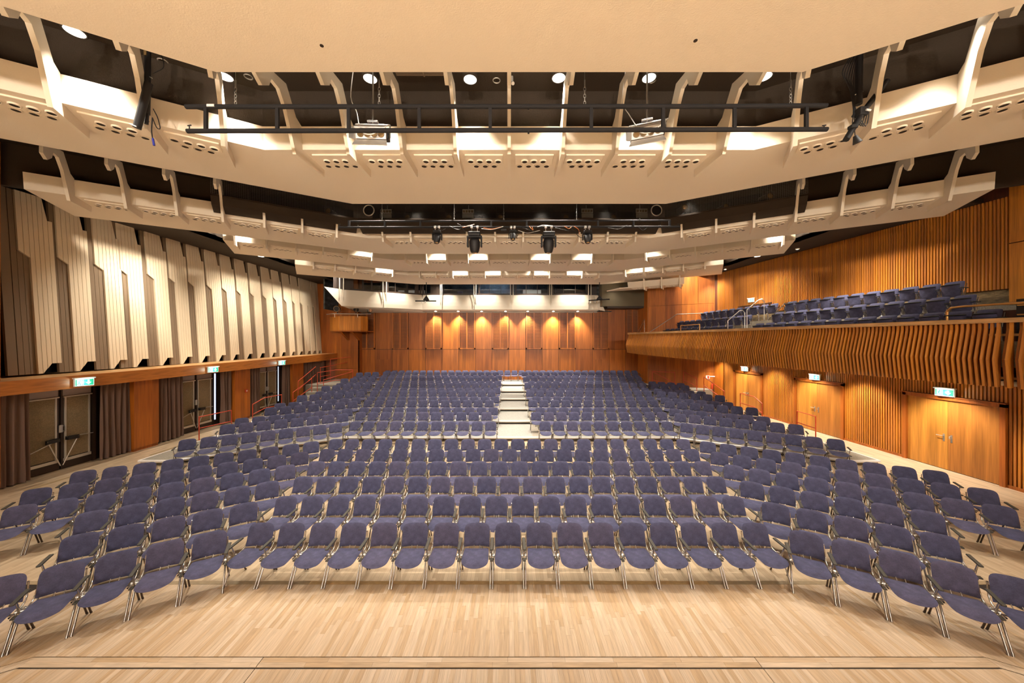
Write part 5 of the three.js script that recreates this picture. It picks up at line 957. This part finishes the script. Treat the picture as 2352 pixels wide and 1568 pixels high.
// second bar with moving heads
{
  const t = thing('lighting_bar', 'black double lighting bar carrying moving heads below the lighting bridge', 'lighting bar'), D = 11.6, K = D / 784, x = (p) => (p - 1169.5) * K, yu = EYE + 278 * K, yl = EYE + 262 * K;
  obj('upper_tube', [rod(V(x(800), yu, D + 0.1), V(x(1543), yu + 0.03, D + 0.1), 0.032, 10)], mat.tube, t);
  obj('lower_tube', [rod(V(x(778), yl, D), V(x(1562), yl + 0.02, D), 0.034, 10)], mat.tube, t);
  for (const p of [801, 883, 965, 1128, 1210, 1374, 1456, 1539]) obj('upright', [span(x(p) - 0.03, x(p) + 0.03, yl, yu, D, D + 0.06)], mat.black, t);
  for (const p of [780, 1558]) obj('end_clamp', [rod(V(x(p), yl + 0.03, D), V(x(p), yl + 0.12, D), 0.01, 6), rod(V(x(p) - 0.03, yl + 0.11, D), V(x(p) + 0.03, yl + 0.11, D), 0.012, 6)], mat.black, t);
  for (const p of [875, 1042, 1157, 1326, 1472]) chain(x(p), D + 0.1, yu + 0.03, 9.7, t);
  const cb = (m, list) => obj('cable', list.map((l) => pipe(l.map(([a, b]) => V(x(a), EYE + (784 - b) * K, D - 0.05)), 0.009, 5)), m, t);
  cb(mat.black, [[[1033, 520], [1045, 526], [1056, 528], [1060, 520], [1050, 514]], [[1060, 520], [1072, 536], [1090, 524]], [[1200, 524], [1232, 535], [1250, 540]], [[1275, 524], [1310, 532], [1342, 534]], [[1310, 524], [1330, 545], [1338, 546]], [[1395, 524], [1420, 527], [1440, 518]], [[1465, 522], [1475, 530], [1485, 524]], [[1180, 526], [1190, 536], [1188, 544]], [[1005, 524], [1015, 530], [1024, 526]]]);
  cb(mat.orangeCable, [[[1062, 524], [1075, 520], [1090, 516]], [[1110, 524], [1130, 527], [1152, 522]], [[1215, 520], [1224, 530], [1222, 522]], [[1296, 521], [1306, 526], [1312, 522]], [[1318, 521], [1328, 528], [1330, 540]]]);
  cb(mat.cableWhite, [[[1106, 526], [1130, 528], [1156, 521]], [[1190, 530], [1212, 536], [1240, 530]], [[1234, 522], [1248, 518], [1268, 520]]]);
  obj('power_box', [rbox(0.2, 0.07, 0.1, 0.02, x(1157), EYE + (784 - 528) * K, D)], mat.black, t);
  const head = (p, size, label, tip) => {
    const h = thing('moving_head', label, 'stage light', V(x(p), yl, D), 0, 'moving heads on the second bar'), s = size;
    for (const e of [-1, 1]) obj('clamp', [rbox(0.09, 0.08, 0.09, 0.02, e * 0.09 * s, 0.01, 0), rod(new THREE.Vector3(e * 0.09 * s, 0, 0), new THREE.Vector3(e * 0.09 * s, -0.16 * s, 0), 0.016, 6)], mat.steel, h);
    obj('clamp_bar', [rod(new THREE.Vector3(-0.16 * s, -0.16 * s, 0), new THREE.Vector3(0.16 * s, -0.16 * s, 0), 0.02, 6)], mat.steel, h);
    obj('base', [rbox(0.36 * s, 0.13 * s, 0.30 * s, 0.02, 0, -0.23 * s, 0), box(0.3 * s, 0.015, 0.02, 0, -0.19 * s, -0.155 * s)], mat.black, h);
    obj('yoke', [rbox(0.05 * s, 0.34 * s, 0.16 * s, 0.02, -0.21 * s, -0.44 * s, 0), rbox(0.05 * s, 0.34 * s, 0.16 * s, 0.02, 0.21 * s, -0.44 * s, 0), rbox(0.46 * s, 0.05 * s, 0.18 * s, 0.02, 0, -0.31 * s, 0)], mat.black, h);
    const g = new THREE.LatheGeometry([[0, 0.02], [0.13, 0.0], [0.17, -0.10], [0.17, -0.24], [0.13, -0.40], [0.105, -0.44], [0.095, -0.43], [0, -0.42]].map(([a, b]) => new THREE.Vector2(a * s, b * s)), 14); g.rotateX(tip); g.translate(0, -0.34 * s, 0);
    obj('lamp_head', [g], mat.black, h);
    const l = new THREE.SphereGeometry(0.095 * s, 12, 6, 0, 7, 0, 1.1); l.rotateX(Math.PI + tip); l.scale(1, 0.5, 1); l.translate(0, (-0.34 - 0.41 * Math.cos(tip)) * s, -0.41 * s * Math.sin(tip)); obj('front_lens', [l], mat.lens, h);
    obj('marking', [box(0.07 * s, 0.02 * s, 0.02, 0, -0.52 * s, 0.168 * s)], mat.orangeCable, h);
  };
  head(1090, 1.1, 'large black moving head, second lamp from the left on the second bar', 0.1); head(1260, 1.1, 'large black moving head, fourth lamp from the left on the second bar', 0.1);
  head(1004, 0.72, 'small black moving head, leftmost lamp on the second bar', -0.25); head(1178, 0.62, 'small black moving head, middle lamp on the second bar', -0.5); head(1349, 0.72, 'small black moving head, rightmost lamp on the second bar', -0.25);
}
// third bar, far back
{
  const D = 22.4, K = D / 784, x = (p) => (p - 1169.5) * K, y = EYE + 156 * K, t = thing('lighting_bar', 'thin black bar on short stubs in front of the fifth reflector', 'lighting bar');
  obj('tube', [rod(V(x(967), y, D), V(x(1387), y, D), 0.05, 8)], mat.black, t);
  for (let k = 0; k < 10; k++) obj('stub', [rod(V(x(978 + 44.2 * k), y, D), V(x(978 + 44.2 * k), y + 0.9, D), 0.05, 6)], mat.black, t);
  obj('end_cap', [rod(V(x(967), y, D), V(x(967), y + 0.1, D), 0.03, 6), rod(V(x(1386), y, D), V(x(1386), y + 0.1, D), 0.03, 6)], mat.black, t);
}
for (const [p, q, l] of [[978, 689, 'hanging cross bar with small lamps in front of the booth, left one'], [1376, 688, 'hanging cross bar with small lamps in front of the booth, right one']]) {
  const D = 25, K = D / 784, x = (a) => (a - 1169.5) * K, y = (b) => EYE + (784 - b) * K, t = thing('cross_bar', l, 'lighting bar');
  obj('drop_rod', [rod(V(x(p + 1), y(q - 2), D), V(x(p + 1), 9.7, D), 0.03, 6)], mat.black, t);
  obj('tube', [rod(V(x(p - 24), y(q + 2), D), V(x(p + 24), y(q + (p > 1200 ? -1 : 2)), D), 0.045, 8)], mat.black, t);
  obj('spider_clamp', [rod(V(x(p - 5), y(q), D), V(x(p + 1), y(q - 9), D), 0.05, 6), rod(V(x(p + 7), y(q), D), V(x(p + 1), y(q - 9), D), 0.05, 6), rbox(0.26, 0.16, 0.2, 0.04, x(p + 1), y(q - 2), D)], mat.black, t);
  obj('small_lamp', [rod(V(x(p - 9), y(q + 2), D), V(x(p - 9), y(q + 7), D), 0.03, 6), rod(V(x(p), y(q + 2), D), V(x(p - 3), y(q + 6), D), 0.05, 6)], mat.steel, t);
}
// spotlights on the wooden box balcony
for (const [x, d, l] of [[-12.75, 25.35, 'round black spotlight on the left of the wooden box balcony'], [-11.35, 25.3, 'dark spotlight in the middle of the box balcony rail'], [-10.55, 25.7, 'small silver spotlight at the right end of the box balcony rail']]) {
  const s = x < -12 ? 1 : 0.75, t = thing('spotlight', l, 'stage light', V(x, 6.2, d), x < -12 ? 0.15 : 1.2, 'spotlights on the box balcony');
  const g = new THREE.CylinderGeometry(0.2 * s, 0.15 * s, 0.4 * s, 14); g.rotateX(Math.PI / 2 + 0.2); g.translate(0, 0.36 * s, 0); obj('housing', [g], x > -10.8 ? mat.steel : mat.black, t);
  const r = new THREE.TorusGeometry(0.2 * s, 0.03 * s, 6, 18); r.rotateX(0.2); r.translate(0, 0.33 * s, 0.2 * s); obj('rim', [r], mat.brown, t);
  obj('yoke', [rod(new THREE.Vector3(0, 0, 0), new THREE.Vector3(0, 0.14 * s, 0), 0.03, 6), rod(new THREE.Vector3(-0.22 * s, 0.12 * s, 0), new THREE.Vector3(0.22 * s, 0.12 * s, 0), 0.02, 6), rod(new THREE.Vector3(-0.22 * s, 0.12 * s, 0), new THREE.Vector3(-0.22 * s, 0.36 * s, 0), 0.02, 6), rod(new THREE.Vector3(0.22 * s, 0.12 * s, 0), new THREE.Vector3(0.22 * s, 0.36 * s, 0), 0.02, 6)], mat.black, t);
}
// security camera hole and small camera in the slot
{ const t = thing('ceiling_camera', 'tiny pale camera in the dark slot just right of the middle rib', 'camera', V(0.06, 9.6, 7.2)); obj('body', [rod(new THREE.Vector3(0, 0.1, 0), new THREE.Vector3(0, -0.03, 0), 0.03, 8), rod(new THREE.Vector3(0, -0.03, 0), new THREE.Vector3(0.02, -0.08, 0.05), 0.035, 8)], mat.frameSilver, t); }

// ================================================================ lamps
// visible round downlights in the slot between the first and second reflector
[[-7.45, 5.85, 'at the far left'], [-5.7, 6.85, 'above the left fold'], [-2.81, 6.9, 'left of the ventilation grille'], [-0.79, 6.92, 'left of the middle rib'], [1.0, 6.88, 'right of the middle rib'], [2.82, 6.88, 'above the right flood lamp'], [5.12, 6.85, 'near the right fold'], [7.4, 5.55, 'at the far right']].forEach(([x, d, w]) => {
  const t = downlight(x, 9.44, d, `bright round downlight in the dark slot, ${w}`, 'downlights in the front slot', LEVEL.slot, 0.66, { r: 0.13, ad: 0.5, ax: -x * 0.05, pen: 0.6 });
  obj('can', [new THREE.CylinderGeometry(0.15, 0.15, 0.25, 20).translate(0, 0.135, 0)], mat.dark, t);
});
// the rows of the same fittings in the gaps further back, hidden from the lens by the reflectors in front
function gapRow(list, y, word, power = LEVEL.gap) { list.forEach(([x, d], i) => downlight(x, y, d, `round downlight hidden above the gap ${word}, ${ORD[i + 1]} from the left`, `hidden downlights ${word}`, power, 0.8, { ad: -0.1, ax: -x * 0.06, pen: 0.6 })); }
gapRow([[-8.4, 9.9], [-4.6, 11.9], [-1.6, 11.9], [1.6, 11.9], [4.6, 11.9], [8.4, 9.9]], 9.68, 'before the third reflector');
gapRow([[-7.5, 17.5], [-3.95, 18.3], [-1.7, 18.3], [1.85, 18.3], [4.25, 18.3], [7.4, 17.5]], 9.68, 'before the fourth reflector');
gapRow([[-7.8, 21.1], [-3.3, 21.85], [-0.9, 21.85], [1.9, 21.85], [4.4, 21.85], [8.2, 21.0]], 9.68, 'before the fifth reflector')
// hidden lamps that wash the side walls from the gaps between the wings
for (const s of [-1, 1]) [[11.4, 12.6], [11.6, 15.1], [11.4, 19.4], [11.4, 23.4]].forEach(([x, d], i) => downlight(s * x, 9.68, d, `hidden wall washing lamp above the ${s < 0 ? 'left' : 'right'} wing gaps, ${ORD[i + 1]} from the stage`, 'wall washers', LEVEL.wash, 0.75, { ax: s * 3.4, pen: 0.9, soft: 10 }));
// stage lamps behind the lens, aimed at the stage floor
for (const d of [-1.2, -4.4]) [-8, -4, 0, 4, 8].forEach((x, i) => downlight(x, 9.68, d, `round downlight above the stage, ${ORD[i + 1]} in the ${d > -2 ? 'front' : 'rear'} row, behind the lens`, 'stage downlights', LEVEL.stage, 0.42, { pen: 0.8 }));
// floodlights on the stage back wall that shine into the hall
[-8, -4.8, -1.6, 1.6, 4.8, 8].forEach((x, i) => {
  const t = thing('hall_floodlight', `floodlight on the stage back wall behind the lens, ${ORD[i + 1]} in its row`, 'stage light', V(x, 7.4, -6.6), 0, 'hall floodlights');
  obj('housing', [rbox(0.5, 0.4, 0.3, 0.03, 0, 0, 0), rod(new THREE.Vector3(0, 0, 0.1), new THREE.Vector3(0, 0.1, 0.38), 0.03, 6)], mat.black, t); obj("lens", [box(0.42, 0.32, 0.02, 0, 0, 0.155)], mat.lampGlow, t);
  spot(x, 7.4, -6.42, x * 1.3, 3.2, 16, LEVEL.hall, 0.66, 0.9, WARM, 8);
});
// lamps over the wire screen of the bridge
[-6.3, -3.6, -1.15, 1.25, 3.75, 6.7].forEach((x, i) => downlight(x, 9.68, Math.abs(x) > 6 ? 12.6 : 13.0, `small downlight over the bridge screen, ${ORD[i + 1]} from the left, hidden by the second reflector`, 'downlights over the bridge', LEVEL.bridge, 0.5, { r: 0.07, ad: 0.6, pen: 0.6 }));
// lamps over the gap in front of the control booth
[-8.6, -5.4, -2.0, 1.6, 5.0].forEach((x, i) => downlight(x, 9.68, x < -7 ? 25.3 : 26.35, `round downlight above the booth front, ${ORD[i + 1]} from the left, hidden by the fifth reflector`, 'hidden downlights before the booth', LEVEL.front, 0.7, { ad: 0.3, pen: 0.7 }));
// soffit lamps along the side walls
for (const s of [-1, 1]) [13.5, 18.3, 22.6].forEach((d, i) => { downlight(s * 13.3, d < 10 ? 9.68 : 8.69, d, `flush round downlight in the dark soffit over the ${s < 0 ? 'left' : 'right'} side, ${ORD[i + 1]} from the stage`, 'soffit downlights', LEVEL.soffit, 0.95, { r: 0.14, ax: s * 0.5 }); });
// lamps under the balcony
[10.8, 13.4, 15.6, 17.9, 20.1, 22.3].forEach((d, i) => downlight(12.95, 3.42 - 0.44 * Math.pow(Math.min(1, (22.5 - d) / 0.957 / 15.03), 0.6) - 0.005, d, `small downlight under the balcony, ${ORD[i + 1]} from the stage`, 'downlights under the balcony', LEVEL.balcony, 0.85, { r: 0.06, ring: mat.white, ax: 1.3, pen: 0.45 }));
// lamps under the control booth
[-5.87, -4.07, -2.2, -0.29, 1.48, 3.53, 5.47].forEach((x, i) => downlight(x, 6.535, 27.25, `small bright downlight under the control booth, ${ORD[i + 1]} from the left`, 'downlights under the booth', LEVEL.booth, 0.8, { r: 0.10, ring: mat.boothCream, tilt: -0.32, pen: 0.5 }));
// small lamps at the tips of the right-hand reflectors
[[13.75, 7.6, 9.9, 'third'], [13.05, 8.3, 15.45, 'fourth'], [12.85, 8.4, 20.3, 'fifth'], [7.9, 8.55, 25.6, 'sixth']].forEach(([x, y, d, w], i) => downlight(i ? x : 14.0, i ? y : 8.66, i ? d : 9.98, `tiny bright lamp at the outer tip of the ${w} reflector`, 'tip lamps', LEVEL.upper, 1.0, { r: 0.05, ring: mat.plaster }));

renderer.render(scene, camera);
